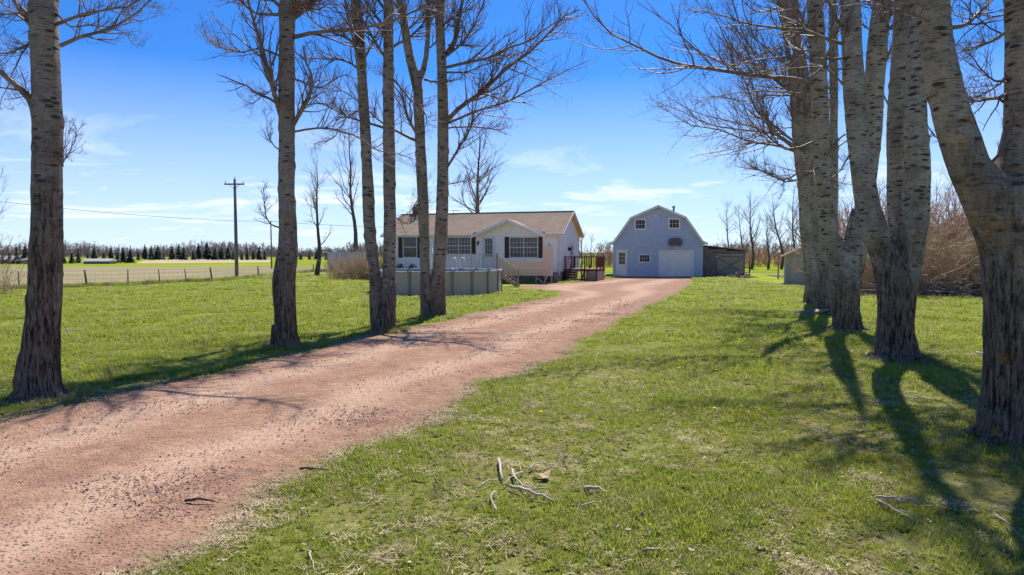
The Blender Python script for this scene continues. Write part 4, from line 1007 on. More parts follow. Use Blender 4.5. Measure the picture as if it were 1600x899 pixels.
# chimney and antenna
cx, cz = -14.3, 5.3
ch = MB().box(cx-.28,HD/2+.2,5.0,cx+.28,HD/2+.75,6.35).build('chimney', M['brick'], roof); MB().box(cx-.33,HD/2+.15,6.35,cx+.33,HD/2+.80,6.45).tube([(cx,HD/2+.47,6.44),(cx,HD/2+.47,6.7)], .11, 8).build('chimney_cap', M['concrete'], ch)
def antenna(px, z, ln):
    g_ = hf.uz(px, 330, HD/2)[0]; e = empty('tv_antenna', tuple(house.matrix_basis @ Vector((g_, HD/2, RZ+.12))), HR-.1, None, 'antenna')
    MB().tube([(0,0,0),(0,0,z)], .02, 6).build('mast', M['grey_metal'], e)
    mb = MB(); mb.tube([(-ln/2,0,z-.05),(ln/2,0,z-.05)], .014, 6)
    for q in range(9): xx = -ln/2+ln*q/8; w = .18+.5*q/8; mb.tube([(xx,-w,z-.045),(xx,w,z-.045)], .008, 5)
    mb.build('elements', M['grey_metal'], e); return e
tag(antenna(708.5, .28, 1.1), 'short flat antenna on the roof ridge right of the forked poplar')
print('wins', w1, w2, w3, dr, gC, gZ, gL, gR); tag(antenna(660, 1.05, 2.3), 'long television antenna on a mast above the roof ridge, behind the forked poplar')

# ------------------------------------------------------------------ round pool
pc = (-4.25, 39.2); PR = 3.62; PH = 1.27
pool = empty('above_ground_pool', (pc[0], pc[1], 0), 0, 'round above-ground pool with tan wall panels and a pale rim in front of the house', 'pool')
NP = 20
pm = MB(); a0, a1 = 0, 2*math.pi/NP; segs = 6
for k in range(segs):
    b0 = a0+(a1-a0)*k/segs; b1 = a0+(a1-a0)*(k+1)/segs
    pm.add([(PR*math.cos(b0),PR*math.sin(b0),0),(PR*math.cos(b1),PR*math.sin(b1),0),(PR*math.cos(b1),PR*math.sin(b1),PH),(PR*math.cos(b0),PR*math.sin(b0),PH),
            ((PR-.03)*math.cos(b0),(PR-.03)*math.sin(b0),0),((PR-.03)*math.cos(b1),(PR-.03)*math.sin(b1),0),((PR-.03)*math.cos(b1),(PR-.03)*math.sin(b1),PH),((PR-.03)*math.cos(b0),(PR-.03)*math.sin(b0),PH)], [(0,1,2,3),(5,4,7,6),(3,2,6,7)])
panel = pm.build('wall_panel', M['pool_wall'], pool)
for k in range(1, NP): c = panel.copy(); c.rotation_euler = (0,0,k*2*math.pi/NP); col.objects.link(c)
up = MB().box(PR-.01,-.065,0,PR+.06,.065,PH+.005).build('upright', M['pool_upright'], pool)
for k in range(1, NP): c = up.copy(); c.rotation_euler = (0,0,k*2*math.pi/NP); col.objects.link(c)
cap = MB().box(PR-.13,-.11,PH+.004,PR+.10,.11,PH+.065).build('rim_cap', M['pool_upright'], pool)
for k in range(1, NP): c = cap.copy(); c.rotation_euler = (0,0,k*2*math.pi/NP); col.objects.link(c)
rm = MB()
for k in range(segs):
    b0 = a0+(a1-a0)*k/segs; b1 = a0+(a1-a0)*(k+1)/segs
    q = [(r_*math.cos(bb), r_*math.sin(bb), zz) for zz in (PH+.008, PH+.05) for bb, r_ in ((b0,PR-.12),(b1,PR-.12),(b1,PR+.07),(b0,PR+.07))]
    rm.add(q, [(3,2,1,0),(4,5,6,7),(3,7,6,2),(0,1,5,4)])
rim = rm.build('rim', M['pool_rim'], pool)
for k in range(1, NP): c = rim.copy(); c.rotation_euler = (0,0,k*2*math.pi/NP); col.objects.link(c)
n = 60; MB().add([(( PR-.03)*math.cos(2*math.pi*k/n),(PR-.03)*math.sin(2*math.pi*k/n),PH-.25) for k in range(n)], [tuple(range(n))]).build('water', simple('pool_water', (0.05,0.16,0.2), .05, .1, 1, spec=.6), pool)
lad = empty('pool_ladder', (*at(716, 425, 42.2).xy, 0), R(52), 'white pool ladder with two looped handrails at the far rim of the pool', 'ladder')
for s_i in (-.40, .40):
    MB().tube([(s_i,-.24,.5),(s_i,-.24,1.3),(s_i,-.24,1.75),(s_i,-.10,2.0),(s_i,.10,1.98),(s_i,.22,1.75),(s_i,.22,1.5),(s_i,.12,1.30),(s_i,-.05,1.26)], .022, 8).build('handrail', M['white_plastic'], lad, True)
tr_ = MB().box(-.38,-.34,.9,.38,-.2,.94).build('tread', M['white_plastic'], lad)
for zz in (-.28,): c = tr_.copy(); c.location = (0,0,zz); col.objects.link(c)

# ------------------------------------------------------------------ front deck with railing, stairs and board screens
DZ = 1.12
deck = empty('front_deck', (at(776,420,46).x, 46, 0), 0, 'weathered wooden deck joining the pool to the front door, with a baluster railing and stairs', 'deck')
dx = lambda px, Y: at(px, 420, Y).x - deck.location.x
x_l = dx(690,46)-.6
nb = 0
bd = MB().box(0,0,DZ-.03,.138,5.6,DZ).build('deck_board', M['deck_wood'], deck); bd.location = (x_l,0,0)
xx = x_l+.142
while xx < -.14:
    c = bd.copy(); c.location = (xx,0,0); col.objects.link(c); xx += .142
x_r = dx(862,50.5)
xx0 = xx; bd2 = MB().box(0,4.6,DZ-.03,.138,6.4,DZ).build('deck_board', M['deck_wood'], deck); bd2.location = (xx,0,0); xx += .142
while xx < x_r:
    c = bd2.copy(); c.location = (xx,0,0); col.objects.link(c); xx += .142
MB().box(x_l,-.02,DZ-.22,.0,.02,DZ-.034).box(-.04,.02,DZ-.22,0,4.6,DZ-.034).build('fascia', M['deck_wood'], deck)
posts = [0.0-.05, dx(737,46), dx(704.5,46), x_l+.05]
for px_ in posts: MB().box(px_-.05,-.05,0,px_+.05,.05,2.24).build('rail_post', M['baluster'], deck)
MB().box(x_l,-.045,2.17,-.1,.045,2.21).build('top_rail', M['baluster'], deck)
MB().box(x_l,-.02,1.20,-.1,.02,1.25).build('bottom_rail', M['baluster'], deck)
bal = MB().box(-.018,-.018,1.25,.018,.018,2.17).build('baluster', M['baluster'], deck); bal.location = (x_l+.2,0,0)
xx = x_l+.31
while xx < -.12:
    if min(abs(xx-p) for p in posts) > .07: c = bal.copy(); c.location = (xx,0,0); col.objects.link(c)
    xx += .11
# stairs going right
sx0, sx1 = .12, dx(810,45.5); ns = 5; rise = DZ/(ns+1); run = (sx1-sx0)/ns
for k in range(ns):
    MB().box(sx0+run*k-.03,-.55,DZ-rise*(k+1)-.04,sx0+run*(k+1)+.02,.55,DZ-rise*(k+1)).build('stair_tread', M['tread_wood'], deck)
for yy in (-.58, .58): MB().bar((sx0-.1,yy,DZ-.16),(sx1+.05,yy,.02),.045,.26).build('stringer', M['deck_wood'], deck)
for yy in (-.62, .62):
    MB().box(sx1-.06,yy-.045,0,sx1+.03,yy+.045,1.22).build('stair_post', M['deck_wood'], deck)
    MB().box(.0,yy-.045,0.0,.09,yy+.045,2.24).build('stair_post', M['pool_upright'], deck)
    MB().bar((.05,yy,2.14),(sx1,yy,1.16),.09,.04).build('stair_rail', M['board_tan'], deck)
    MB().bar((.05,yy,1.28),(sx1,yy,.36),.05,.04).build('stair_rail', M['deck_wood'], deck)
    b0 = MB().box(-.016,-.016,0,.016,.016,.80).build('baluster', M['deck_wood'], deck); b0.location = (.2,yy,1.2)
    for q in range(1, 12):
        xq = .2+(sx1-.3)*q/12; f = (xq-.05)/(sx1-.05); c = b0.copy(); c.location = (xq,yy,1.29-.90*f); col.objects.link(c)
# board screen in front of the raised landing
fb = 4.6; xa, xb, xc = dx(786,50.6), dx(848.5,50.6), dx(862,50.6)
zb0 = at(830,431,50.6).z; zb1 = at(830,408.5,50.6).z; zb2 = at(855,384.5,50.6).z
def boards(xa, xb, y, z0, z1, w, name, m, parent, seed):
    rg = random.Random(seed); n = max(1, int((xb-xa)/w)); w2 = (xb-xa)/n
    src = MB().box(0,-.011,0,w2-.012,.011,1).build(name, m, parent); src.location = (xa,y,z0); src.scale = (1,1,z1-z0)
    for k in range(1, n):
        c = src.copy(); c.location = (xa+w2*k, y+rg.uniform(-.006,.006), z0+rg.uniform(-.015,.015)); col.objects.link(c)
boards(xa, xb, fb-.03, zb0, zb1, .145, 'screen_board', M['board_tan'], deck, 1)
boards(xb, xc+.1, fb-.05, zb0-.03, zb2, .145, 'screen_board', M['board_tan'], deck, 2)
MB().box(xa,fb-.012,zb1-.12,xb,fb+.03,zb1-.03).box(xa,fb-.012,zb0+.06,xb,fb+.03,zb0+.15).build('screen_rail', M['deck_wood'], deck)
for q in (xb-.5, xb+.15, xc): MB().box(q-.05,fb,0,q+.05,fb+.1,DZ-.04).build('deck_post', M['deck_wood'], deck)
MB().bar((xb-.55,fb-.05,.5),(xb+.12,fb-.1,-.02),.08,.08,(0,1,0)).bar((xb+.3,fb-.02,.55),(xb+.05,fb-.1,-.02),.08,.08,(0,1,0)).build('brace', M['baluster'], deck)
MB().box(dx(811,50.8),fb+.4,.1,dx(848,50.8),fb+.44,.62).build('skirt_or_shade_panel', simple('grey_gap_shade', (0.12,0.14,0.15), .7, .15), deck)  # dark sheet painted as the shade in the open gap under the deck
# leafy pots on the deck left of the trunks
for q, (px_, lab) in enumerate(((625,'dark potted shrub at the left end of the deck under the left window'),(644,'dark potted shrub right of the other pot under the left window'))):
    p_ = at(px_, 421, 52); e = empty('potted_shrub', (p_.x, 52, 0), 0, lab, 'plant')
    MB().tube([(0,0,.0),(0,0,.9)], [.25,.35], 12).build('planter', M['skirt'], e)
    rg = random.Random(q); mb = MB()
    for k in range(220):
        a = rg.uniform(0,6.28); el = rg.uniform(-.3,1.5); rr = rg.uniform(.2,.48); c_ = Vector((math.cos(a)*math.cos(el)*rr, math.sin(a)*math.cos(el)*rr, 1.05+math.sin(el)*rr*.8)); u = Vector((rg.uniform(-1,1),rg.uniform(-1,1),rg.uniform(-1,1)))*.07; v_ = Vector((rg.uniform(-1,1),rg.uniform(-1,1),rg.uniform(-1,1)))*.07
        mb.add([c_, c_+u, c_+u+v_, c_+v_], [(0,1,2,3)])
    mb.build('foliage', M['cushion'], e)
# folded patio parasol, white, behind the trunks
p_ = at(675.5, 400, 50); e = empty('patio_parasol', (p_.x, 50, 0), 0, 'closed white patio parasol glimpsed between the two stems of the poplar by the pool', 'parasol')
MB().tube([(0,0,0),(0,0,2.6)], .022, 8).build('pole', M['white_plastic'], e)
MB().tube([(0,0,1.15),(0,0,1.4),(0,0,2.0),(0,0,2.65)], [.09,.13,.10,.02], 10).build('canopy', M['white_plastic'], e, True)

# ------------------------------------------------------------------ red side deck
sd_ = empty('side_deck', tuple(house.matrix_basis @ Vector((0,0,0))), HR, 'red-stained side porch with a railing and steps at the right end of the house', 'porch')
X1 = 2.75; Y0, Y1 = 1.7, 5.0; Z = .98
bd = MB().box(.05,0,Z-.035,X1,.138,Z).build('deck_board', M['red_wood'], sd_); bd.location = (0,Y0,0)
yy = Y0+.142
while yy < Y1: c = bd.copy(); c.location = (0,yy,0); col.objects.link(c); yy += .142
MB().box(.05,Y0-.03,Z-.2,X1,Y0-.001,Z+.001).box(X1,Y0,Z-.2,X1+.03,Y1,Z+.001).build('fascia', M['red_wood'], sd_)
for a, b_ in ((.12,Y0),(.62,Y0),(1.72,Y0),(X1-.06,Y0),(X1-.06,(Y0+Y1)/2),(X1-.06,Y1),(.12,Y1),(1.4,Y1)):
    MB().box(a-.05,b_-.05,0,a+.05,b_+.05,Z+1.05).build('rail_post', M['red_wood'], sd_)
MB().box(.05,Y0-.04,Z+.98,.62,Y0+.05,Z+1.02).box(1.72,Y0-.04,Z+.98,X1,Y0+.05,Z+1.02).box(X1-.1,Y0+.05,Z+.98,X1-.01,Y1,Z+1.02).box(.05,Y1-.04,Z+.981,X1-.11,Y1+.05,Z+1.021).build('top_rail', M['red_wood'], sd_)
MB().box(.62,Y0-.03,Z+.90,1.72,Y0+.01,Z+.96).build('gate_bar', M['red_wood'], sd_)
mb = MB().box(-.02,-.02,0,.02,.02,.88); bs = mb.build('baluster', M['red_wood'], sd_); bs.location = (.25,Y0,Z+.1)
pos = [(x_,Y0) for x_ in (.37,.49)] + [(1.72+.12*k,Y0) for k in range(1,8)] + [(X1-.06,Y0+.12*k) for k in range(1,27)] + [(.2+.2*k,Y1) for k in range(13)]
for p in pos: c = bs.copy(); c.location = (p[0],p[1],Z+.1); col.objects.link(c)
for k in range(4):
    MB().box(.66,Y0-.28*(k+1),Z-.2*(k+1)+.0,1.68,Y0-.28*k+.02,Z-.2*(k+1)+.045).build('stair_tread', M['tread_wood'], sd_)
for a in (.62, 1.72):
    MB().bar((a,Y0-.02,Z-.12),(a,Y0-1.2,.0),.05,.26).build('stringer', M['red_wood'], sd_)
    MB().box(a-.05,Y0-1.22,0,a+.05,Y0-1.12,1.05).build('stair_post', M['red_wood'], sd_)
    MB().bar((a,Y0-.02,Z+.95),(a,Y0-1.2,.98),.09,.04).build('stair_rail', M['red_wood'], sd_)
MB().box(1.8,Y0+.04,0,X1-.12,Y0+.08,Z-.21).build('skirt_or_shade_panel', M['concrete'], sd_)
MB().box(X1-.04,Y0+.1,0,X1,Y1-.1,Z-.21).build('skirt_or_shade_panel', M['concrete'], sd_)

# ------------------------------------------------------------------ the blue barn
BR = -R(9); bc = ground(958, 432.7); bf = Frame(bc, BR)
barn = empty('barn', tuple(bc), BR, 'blue gambrel-roofed barn garage with white trim and a basketball hoop', 'barn')
bw, _ = bf.uz(1097.5, 432); 
eL = bf.uz(958, 380)[1]; kL = bf.uz(986.5, 341.5); pk = bf.uz(1027, 323.5); kR = bf.uz(1068.5, 340.5); eR = eL
kz = (kL[1]+kR[1])/2; pkx = bw/2; kLx = kL[0]; kRx = bw-kLx
outl = [(0,.0),(bw,.0),(bw,eL),(kRx,kz),(pkx,pk[1]),(kLx,kz),(0,eL)]
bh = [bf.rect(991.5,342.3,1009.5,359.3), bf.rect(1044.3,341.5,1062.8,358), bf.rect(997.8,397,1016.6,411), bf.rect(963.3,391,980.6,429), bf.rect(1029,391,1084,431.5)]
bh[3] = (bh[3][0], .1, bh[3][2], bh[3][3]); bh[4] = (bh[4][0], .0, bh[4][2], bh[4][3])
wall_with_holes(outl, bh, .02, .16).build('wall', M['barn_siding'], barn)
siding(outl, bh, .16, y=.018).build('siding', M['barn_siding'], barn, kind='stuff')
BD = 10.5
MB().box(0,.16,0,.14,BD,eL).build('wall', M['barn_siding'], barn); MB().box(bw-.14,.16,0,bw,BD,eL).build('wall', M['barn_siding'], barn)
wall_with_holes(outl, [], BD, BD+.14).build('wall', M['barn_siding'], barn)
tipL = bf.uz(950.8, 378.5); br = MB(); bs_ = MB(); F0, F1 = -.35, BD+.35
tx = -.42; tz_ = eL-.02
prof = [(tx,tz_),(.05,eL+.20),(kLx-.06,kz+.10),(pkx,pk[1]+.14),(kRx+.06,kz+.10),(bw-.05,eL+.20),(bw+.42,tz_)]
for (ax,az),(bx_,bz) in zip(prof[:-1], prof[1:]):
    slab(br, (ax,F0,az),(ax,F1,az),(bx_,F1,bz),(bx_,F0,bz), .07)
    lo, hi = ((ax,az),(bx_,bz)) if az < bz else ((bx_,bz),(ax,az))
    slope(bs_, (lo[0],F0-.01,lo[1]+.006),(lo[0],F1+.01,lo[1]+.006),(hi[0],F1+.01,hi[1]+.006),(hi[0],F0-.01,hi[1]+.006))
broof = br.build('roof', M['barn_trim'], barn); bs_.build('shingles', M['shingle_grey'], broof, kind='stuff')
for (ax,az),(bx_,bz) in zip(prof[:-1], prof[1:]):
    MB().bar((ax,F0-.03,az-.09),(bx_,F0-.03,bz-.09),.04,.18,(0,0,1)).build('rake_board', M['barn_trim'], barn)
MB().box(tx,F0,tz_-.16,.0,.0,tz_-.08).build('eave_return', M['barn_trim'], barn); MB().box(bw,F0,tz_-.16,bw+.42,.0,tz_-.08).build('eave_return', M['barn_trim'], barn)
for xx in (-.02, bw-.08): MB().box(xx,-.03,.05,xx+.1,.015,eL).build('corner_trim', M['barn_siding'], barn)
for k in range(3):
    w_ = bh[k]; window(barn, *w_[:2], *w_[2:], 3 if k < 2 else 4, 2, (1,1), 'barn_trim', fw=.11)
x0, z0, x1, z1 = bh[3]
fr = MB(); fr.box(x0,-.035,z0,x0+.11,.06,z1); fr.box(x1-.11,-.035,z0,x1,.06,z1); fr.box(x0+.11,-.035,z1-.11,x1-.11,.06,z1); fr.build('door_frame', M['barn_trim'], barn)
door = MB(); door.box(x0+.11,.03,z0,x1-.11,.07,z0+1.1); door.box(x0+.11,.03,z1-.24,x1-.11,.07,z1-.11); door.box(x0+.11,.03,z0+1.1,x0+.24,.07,z1-.24); door.box(x1-.24,.03,z0+1.1,x1-.11,.07,z1-.24)
door = door.build('door', M['garage'], barn); MB().box(x0+.24,.045,z0+1.1,x1-.24,.055,z1-.24).build('pane', M['glass'], door)
mb = MB()
for i in (1,2): xx = x0+.24+(x1-x0-.48)*i/3; mb.box(xx-.012,.028,z0+1.1,xx+.012,.044,z1-.24)
for i in (1,2): zz = z0+1.1+(z1-z0-1.34)*i/3; mb.box(x0+.24,.026,zz-.012,x1-.24,.042,zz+.012)
mb.build('glazing_bars', M['barn_trim'], door); MB().tube([(x1-.18,.03,z0+1.0),(x1-.18,-.04,z0+1.0)], .03, 10).build('handle', M['black_metal'], door)
x0, z0, x1, z1 = bh[4]
fr = MB(); fr.box(x0,-.035,0,x0+.13,.08,z1); fr.box(x1-.13,-.035,0,x1,.08,z1); fr.box(x0+.13,-.035,z1-.13,x1-.13,.08,z1); fr.build('garage_door_frame', M['barn_trim'], barn)
gd = MB().box(x0+.13,.11,0,x1-.13,.12,z1-.13).build('garage_door', M['garage'], barn)
zs_ = (z1-.13)/4
for k in range(4): MB().box(x0+.135,.07,zs_*k+.012,x1-.135,.108,zs_*(k+1)-.012).box(x0+.3,.06,zs_*k+.1,x1-.3,.069,zs_*(k+1)-.1).build('door_section', M['garage'], gd)
MB().box((x0+x1)/2-.1,.04,.18,(x0+x1)/2+.1,.06,.21).build('handle', M['black_metal'], gd)
MB().box(-.05,-.12,-.05,bw+.05,.0,.06).build('sill', M['concrete'], barn)
lx, lz = bf.uz(1026, 337.5); MB().box(lx-.07,-.06,lz-.05,lx+.07,.0,lz+.07).tube([(lx-.05,-.06,lz+.05),(lx-.14,-.22,lz-.02)], [.05,.10], 8).tube([(lx+.06,-.06,lz+.0),(lx+.16,-.2,lz-.1)], [.05,.09], 8).build('floodlight', M['white_plastic'], barn)
lx, lz = bf.uz(987.5, 393); MB().box(lx-.07,-.1,lz-.12,lx+.07,.0,lz+.06).build('wall_lamp', M['barn_trim'], barn)
fx, fz = bf.uz(1056.5, 326); fy = 3.0
MB().tube([(fx,fy,kz+.3),(fx,fy,fz+.3)], .10, 10).tube([(fx,fy,fz+.28),(fx,fy,fz+.42)], [.17,.15], 10).build('flue', M['grey_metal'], broof)
# basketball hoop
hx, hz = bf.uz(1055, 379); hp = empty('basketball_hoop', tuple(barn.matrix_basis @ Vector((hx,-.05,hz))), BR, 'dark oval basketball backboard and hoop above the garage door of the blue barn', 'hoop')
pl = []; 
for k in range(28):
    a = 2*math.pi*k/28; ex = 2.6; pl.append((.64*math.copysign(abs(math.cos(a))**(2/ex), math.cos(a)), .42*math.copysign(abs(math.sin(a))**(2/ex), math.sin(a))*(1 if math.sin(a) > 0 else .95)))
MB().prism(pl, -.16, -.12).build('backboard', M['backboard'], hp)
mb = MB()
for k in range(28):
    a, b_ = pl[k], pl[(k+1)%28]; mb.bar((a[0],-.17,a[1]),(b_[0],-.17,b_[1]),.03,.035,(0,1,0))
mb.build('board_edge', M['pool_upright'], hp)
MB().tube([(.23*math.cos(2*math.pi*k/20), -.42+.23*math.sin(2*math.pi*k/20), -.25) for k in range(21)], .012, 6, False).bar((0,-.17,-.25),(0,-.2,-.25),.12,.06).build('rim', M['orange_rim'], hp)
MB().box(-.2,-.12,-.15,.2,.04,.15).build('bracket', M['black_metal'], hp)
mb = MB()
for k in range(10):
    a = 2*math.pi*k/10; mb.tube([(.23*math.cos(a),-.42+.23*math.sin(a),-.26),(.13*math.cos(a+.5),-.42+.13*math.sin(a+.5),-.62)], .006, 4); mb.tube([(.23*math.cos(a),-.42+.23*math.sin(a),-.26),(.13*math.cos(a-.5),-.42+.13*math.sin(a-.5),-.62)], .006, 4)
mb.build('net', M['white_plastic'], hp)

# ------------------------------------------------------------------ lean-to of weathered planks
lc = barn.matrix_basis @ Vector((bw+.03, .6, 0)); lf = Frame(lc, BR)
lt = empty('lean_to_shed', tuple(lc), BR, 'weathered plank lean-to with double doors against the right side of the blue barn', 'shed')
lw_, _ = lf.uz(1164, 430); zL = lf.uz(1100,383.5)[1]; zR = lf.uz(1163,391)[1]; dL, dR = lf.uz(1120.5,400)[0], lf.uz(1162,400)[0]; dT = lf.uz(1140,396)[1]
MB().prism([(0,0),(lw_,0),(lw_,zR-.05),(0,zL-.05)], .04, .08).build('back_sheet', M['tyre'], lt)
zz = 0; k = 0; rg = random.Random(9)
while zz < zL-.1:
    h_ = .19; xe = dL-.02 if zz < dT else min(lw_, (zL-.08-zz-h_)/(zL-zR)*lw_)
    if xe > .3: MB().box(0,rg.uniform(-.012,0),zz+.006,xe,.035,zz+h_-.008).build('plank', M['old_planks'], lt)
    zz += h_; k += 1
for (a, b_, s) in ((dL, (dL+dR)/2-.01, 1), ((dL+dR)/2+.01, dR, -1)):
    dd = MB().box(a,-.035,.05,b_,-.012,.16).build('plank_door', M['old_door'], lt)
    boards(a, b_, -.02, .165, dT-.02, .16, 'door_board', M['old_door'], dd, int(a*10))
    MB().box(a,-.065,.2,b_,-.036,.36).box(a,-.065,dT-.4,b_,-.036,dT-.24).bar((a+.05 if s < 0 else b_-.05,-.05,1.15),(b_-.05 if s < 0 else a+.05,-.05,dT-.42 if 1 else 0),.03,.14,(0,0,1)).bar((a+.05 if s < 0 else b_-.05,-.05,1.05),(b_-.05 if s < 0 else a+.05,-.05,.4),.03,.14,(0,0,1)).build('brace', M['old_planks'], dd)
    MB().box((a if s > 0 else b_)-.12,-.085,dT-.36,(a if s > 0 else b_)+.12,-.066,dT-.28).build('hinge', M['white_trim'] if s > 0 else M['grey_metal'], dd)
boards(dR+.01, lw_, .0, 0, zR-.1, .2, 'plank', M['old_planks'], lt, 4)
rr_ = MB(); slab(rr_, (0,-.25,zL+.03),(0,8,zL+.03),(lw_+.35,8,zR+.0),(lw_+.35,-.25,zR+.0), .08); rr_.build('roof', M['old_planks'], lt)
MB().box(lw_-.1,.1,0,lw_,7.5,zR-.1).build('wall', M['old_planks'], lt)
# scrap wood piles
def pile(cx, cy, rx, ry, h, n, seed, label, mm='firewood'):
    e = empty('wood_pile', (cx,cy,0), 0, label, 'wood pile'); rg = np.random.default_rng(seed); mbs = MB()
    for q in range(n):
        a = rg.uniform(0,6.28); rad = math.sqrt(rg.uniform(0,1)); x = math.cos(a)*rad*rx; y = math.sin(a)*rad*ry; z = (1-rad)*h*rg.uniform(.3,1)+.04; L = rg.uniform(.25,.9); th = rg.uniform(0,3.14); dz = rg.uniform(-.15,.15)
        o = MB().bar((x-math.cos(th)*L/2,y-math.sin(th)*L/2,max(.02,z-dz)),(x+math.cos(th)*L/2,y+math.sin(th)*L/2,max(.02,z+dz)),rg.uniform(.05,.12),rg.uniform(.02,.07)).build('wood_piece', [M['firewood'], M['board_tan'], M['skirt'], M['pale_stick']][q%4], e)
g = ground(1151, 434); pile(g.x, g.y-.6, 1.35, .8, .70, 90, 1, 'wide heap of scrap wood in front of the lean-to doors')
g = ground(1108, 432); pile(g.x+.3, g.y-1.0, .9, .5, .62, 40, 2, 'small scrap pile between the barn corner and the lean-to doors')
def post(px, py, top, w, name, label, extra=None):
    g = ground(px, py); zt = at(px, top, g.y).z; e = empty(name, tuple(g), 0, label, 'post')
    MB().tube([(0,0,-.1),(.02,0,zt*.5),(0,.02,zt)], [w,w*.9,w*.8], 8).build('shaft', M['post_wood'], e, True); return e
post(1170.5,431,407,.07,'wooden_post','thin dark post just right of the lean-to roof')
post(1215.5,436,412,.06,'wooden_post','thin dark post standing in the grass left of the grey shed')
g = ground(1166,426); e = empty('wooden_rail', tuple(g), 0, 'low wooden rail on short legs beside the lean-to corner', 'rail'); MB().box(-.6,0,.5,.5,.08,.6).build('top_bar', M['post_wood'], e); MB().box(-.5,0,0,-.42,.08,.5).box(.38,0,0,.46,.08,.5).build('legs', M['post_wood'], e)

# ------------------------------------------------------------------ small grey shed
sc_ = ground(1226.5, 445); SR = -R(20); sf = Frame(sc_, SR)
shed = empty('garden_shed', tuple(sc_), SR, 'small grey garden shed with a tan gable and a two-panel door, half behind the poplars', 'shed')
sw = 2.9; sz = sf.uz(1226,399)[1]; sp_ = sf.uz(1262,384)[1]; swc = sw/2
d0, dz0, d1, dz1 = sf.rect(1233,399,1260,441)
boards(0, d0, 0, 0, sz, .14, 'wall_board', M['shed_board'], shed, 1); boards(d1, sw, 0, 0, sz, .14, 'wall_board', M['shed_board'], shed, 2)
MB().box(0,.02,0,sw,.06,sz).build('wall', M['shed_board'], shed)
MB().prism([(0,sz),(sw,sz),(swc,sp_)], -.02, .06).build('gable', M['shed_gable'], shed)
MB().box(0,.06,0,.06,3.0,sz).build('wall', M['shed_board'], shed); MB().box(sw-.06,.06,0,sw,3.0,sz).build('wall', M['shed_board'], shed); MB().box(0,3.0,0,sw,3.06,sz).build('wall', M['shed_board'], shed)
dd = MB().box(d0+.02,-.03,.08,d1-.02,.015,sz-.04).build('door', M['shed_board'], shed)
zm = (sz+.08)/2
for a, b_ in ((.18, zm-.06),(zm+.06, sz-.14)): MB().box(d0+.2,-.042,a,d1-.2,-.031,b_).build('door_panel', M['shed_panel'], dd)
MB().box(d1-.16,-.05,zm-.06,d1-.08,-.031,zm+.06).build('latch', M['black_metal'], dd)
MB().box(-.02,-.08,0,sw+.02,-.035,.07).build('sill', M['shed_panel'], shed)
rr_ = MB(); rs_ = MB(); rise_ = (sp_-sz)/swc
slab(rr_, (-.28,-.25,sz-.28*rise_+.05),(-.28,3.3,sz-.28*rise_+.05),(swc,3.3,sp_+.08),(swc,-.25,sp_+.08), .06); slab(rr_, (swc,-.25,sp_+.08),(swc,3.3,sp_+.08),(sw+.28,3.3,sz-.28*rise_+.05),(sw+.28,-.25,sz-.28*rise_+.05), .06)
sr = rr_.build('roof', M['barn_trim'], shed)
slope(rs_, (-.28,-.26,sz-.28*rise_+.055),(-.28,3.31,sz-.28*rise_+.055),(swc,3.31,sp_+.085),(swc,-.26,sp_+.085)); slope(rs_, (sw+.28,-.26,sz-.28*rise_+.055),(sw+.28,3.31,sz-.28*rise_+.055),(swc,3.31,sp_+.085),(swc,-.26,sp_+.085))
rs_.build('shingles', M['shingle_tan'], sr, kind='stuff')

# ------------------------------------------------------------------ trailer
tg = ground(512, 423); TY = tg.y; tw_ = (572-512)/F*TY; zt_ = at(512,394.5,TY).z
tra = empty('box_trailer', tuple(tg), -R(12), 'pale blue-grey box trailer parked behind the tan bushes by the fence', 'trailer')
MB().box(0,0,.55,tw_,2.4,zt_).build('body', M['trailer'], tra)
MB().box(-.02,-.02,zt_,tw_+.02,2.42,zt_+.07).build('roof_edge', M['farm_roof'], tra)
rb = MB().box(0,-.012,.6,.03,0,zt_-.03).build('rib', M['trailer'], tra); rb.location = (.5,0,0)
for k in range(1,9): c = rb.copy(); c.location = (.5+k*.6,0,0); col.objects.link(c)
MB().box(.1,.3,.42,tw_-.1,2.1,.55).build('chassis', M['black_metal'], tra)
for q in (.6, 1.4):
    MB().tube([(q,.02,.33),(q,.26,.33)], .33, 16).build('wheel', M['tyre'], tra)
MB().box(.05,.0,.5,.5,.02,.56).build('bumper', M['black_metal'], tra)

# ------------------------------------------------------------------ utility poles and line
def upole(px, base, top, arm_px, w, label):
    g = ground(px, base); zt = at(px, top, g.y).z; e = empty('utility_pole', tuple(g), 0, label, 'utility pole')
    MB().tube([(0,0,-.3),(0,0,zt*.5),(0,0,zt)], [w*1.15,w,w*.8], 12).build('pole', M['pole_wood'], e, True)
    L = arm_px*g.y/F
    if arm_px:
        MB().box(-L/2,-.16,zt-.52,L/2,-.06,zt-.40).build('crossarm', M['pole_wood'], e)
        ins = MB().tube([(0,-.11,zt-.40),(0,-.11,zt-.30),(0,-.11,zt-.24),(0,-.11,zt-.20)], [.02,.035,.05,.03], 8).build('insulator', M['insulator'], e); ins.location = (-L/2+.1,0,0)
        c = ins.copy(); c.location = (L/2-.1,0,0); col.objects.link(c); c = ins.copy(); c.location = (0,.11,.42); col.objects.link(c)
        MB().bar((-.45,-.1,zt-.5),(0,-.13,zt-.95),.04,.03).bar((.45,-.1,zt-.5),(0,-.13,zt-.95),.04,.03).build('arm_brace', M['grey_metal'], e)
    return e, zt
upole(370, 435.5, 280, 31, .14, 'tall grey wooden utility pole with a single crossarm by the wire fence')
p2, z2 = upole(424.5, 420, 345, 0, .10, 'distant thin utility pole just left of the tall single poplar')
A = at(-330, 272, 45); B = Vector((p2.location.x, p2.location.y, z2-.1)); B2 = at(760, 352, 190)
mb = MB()
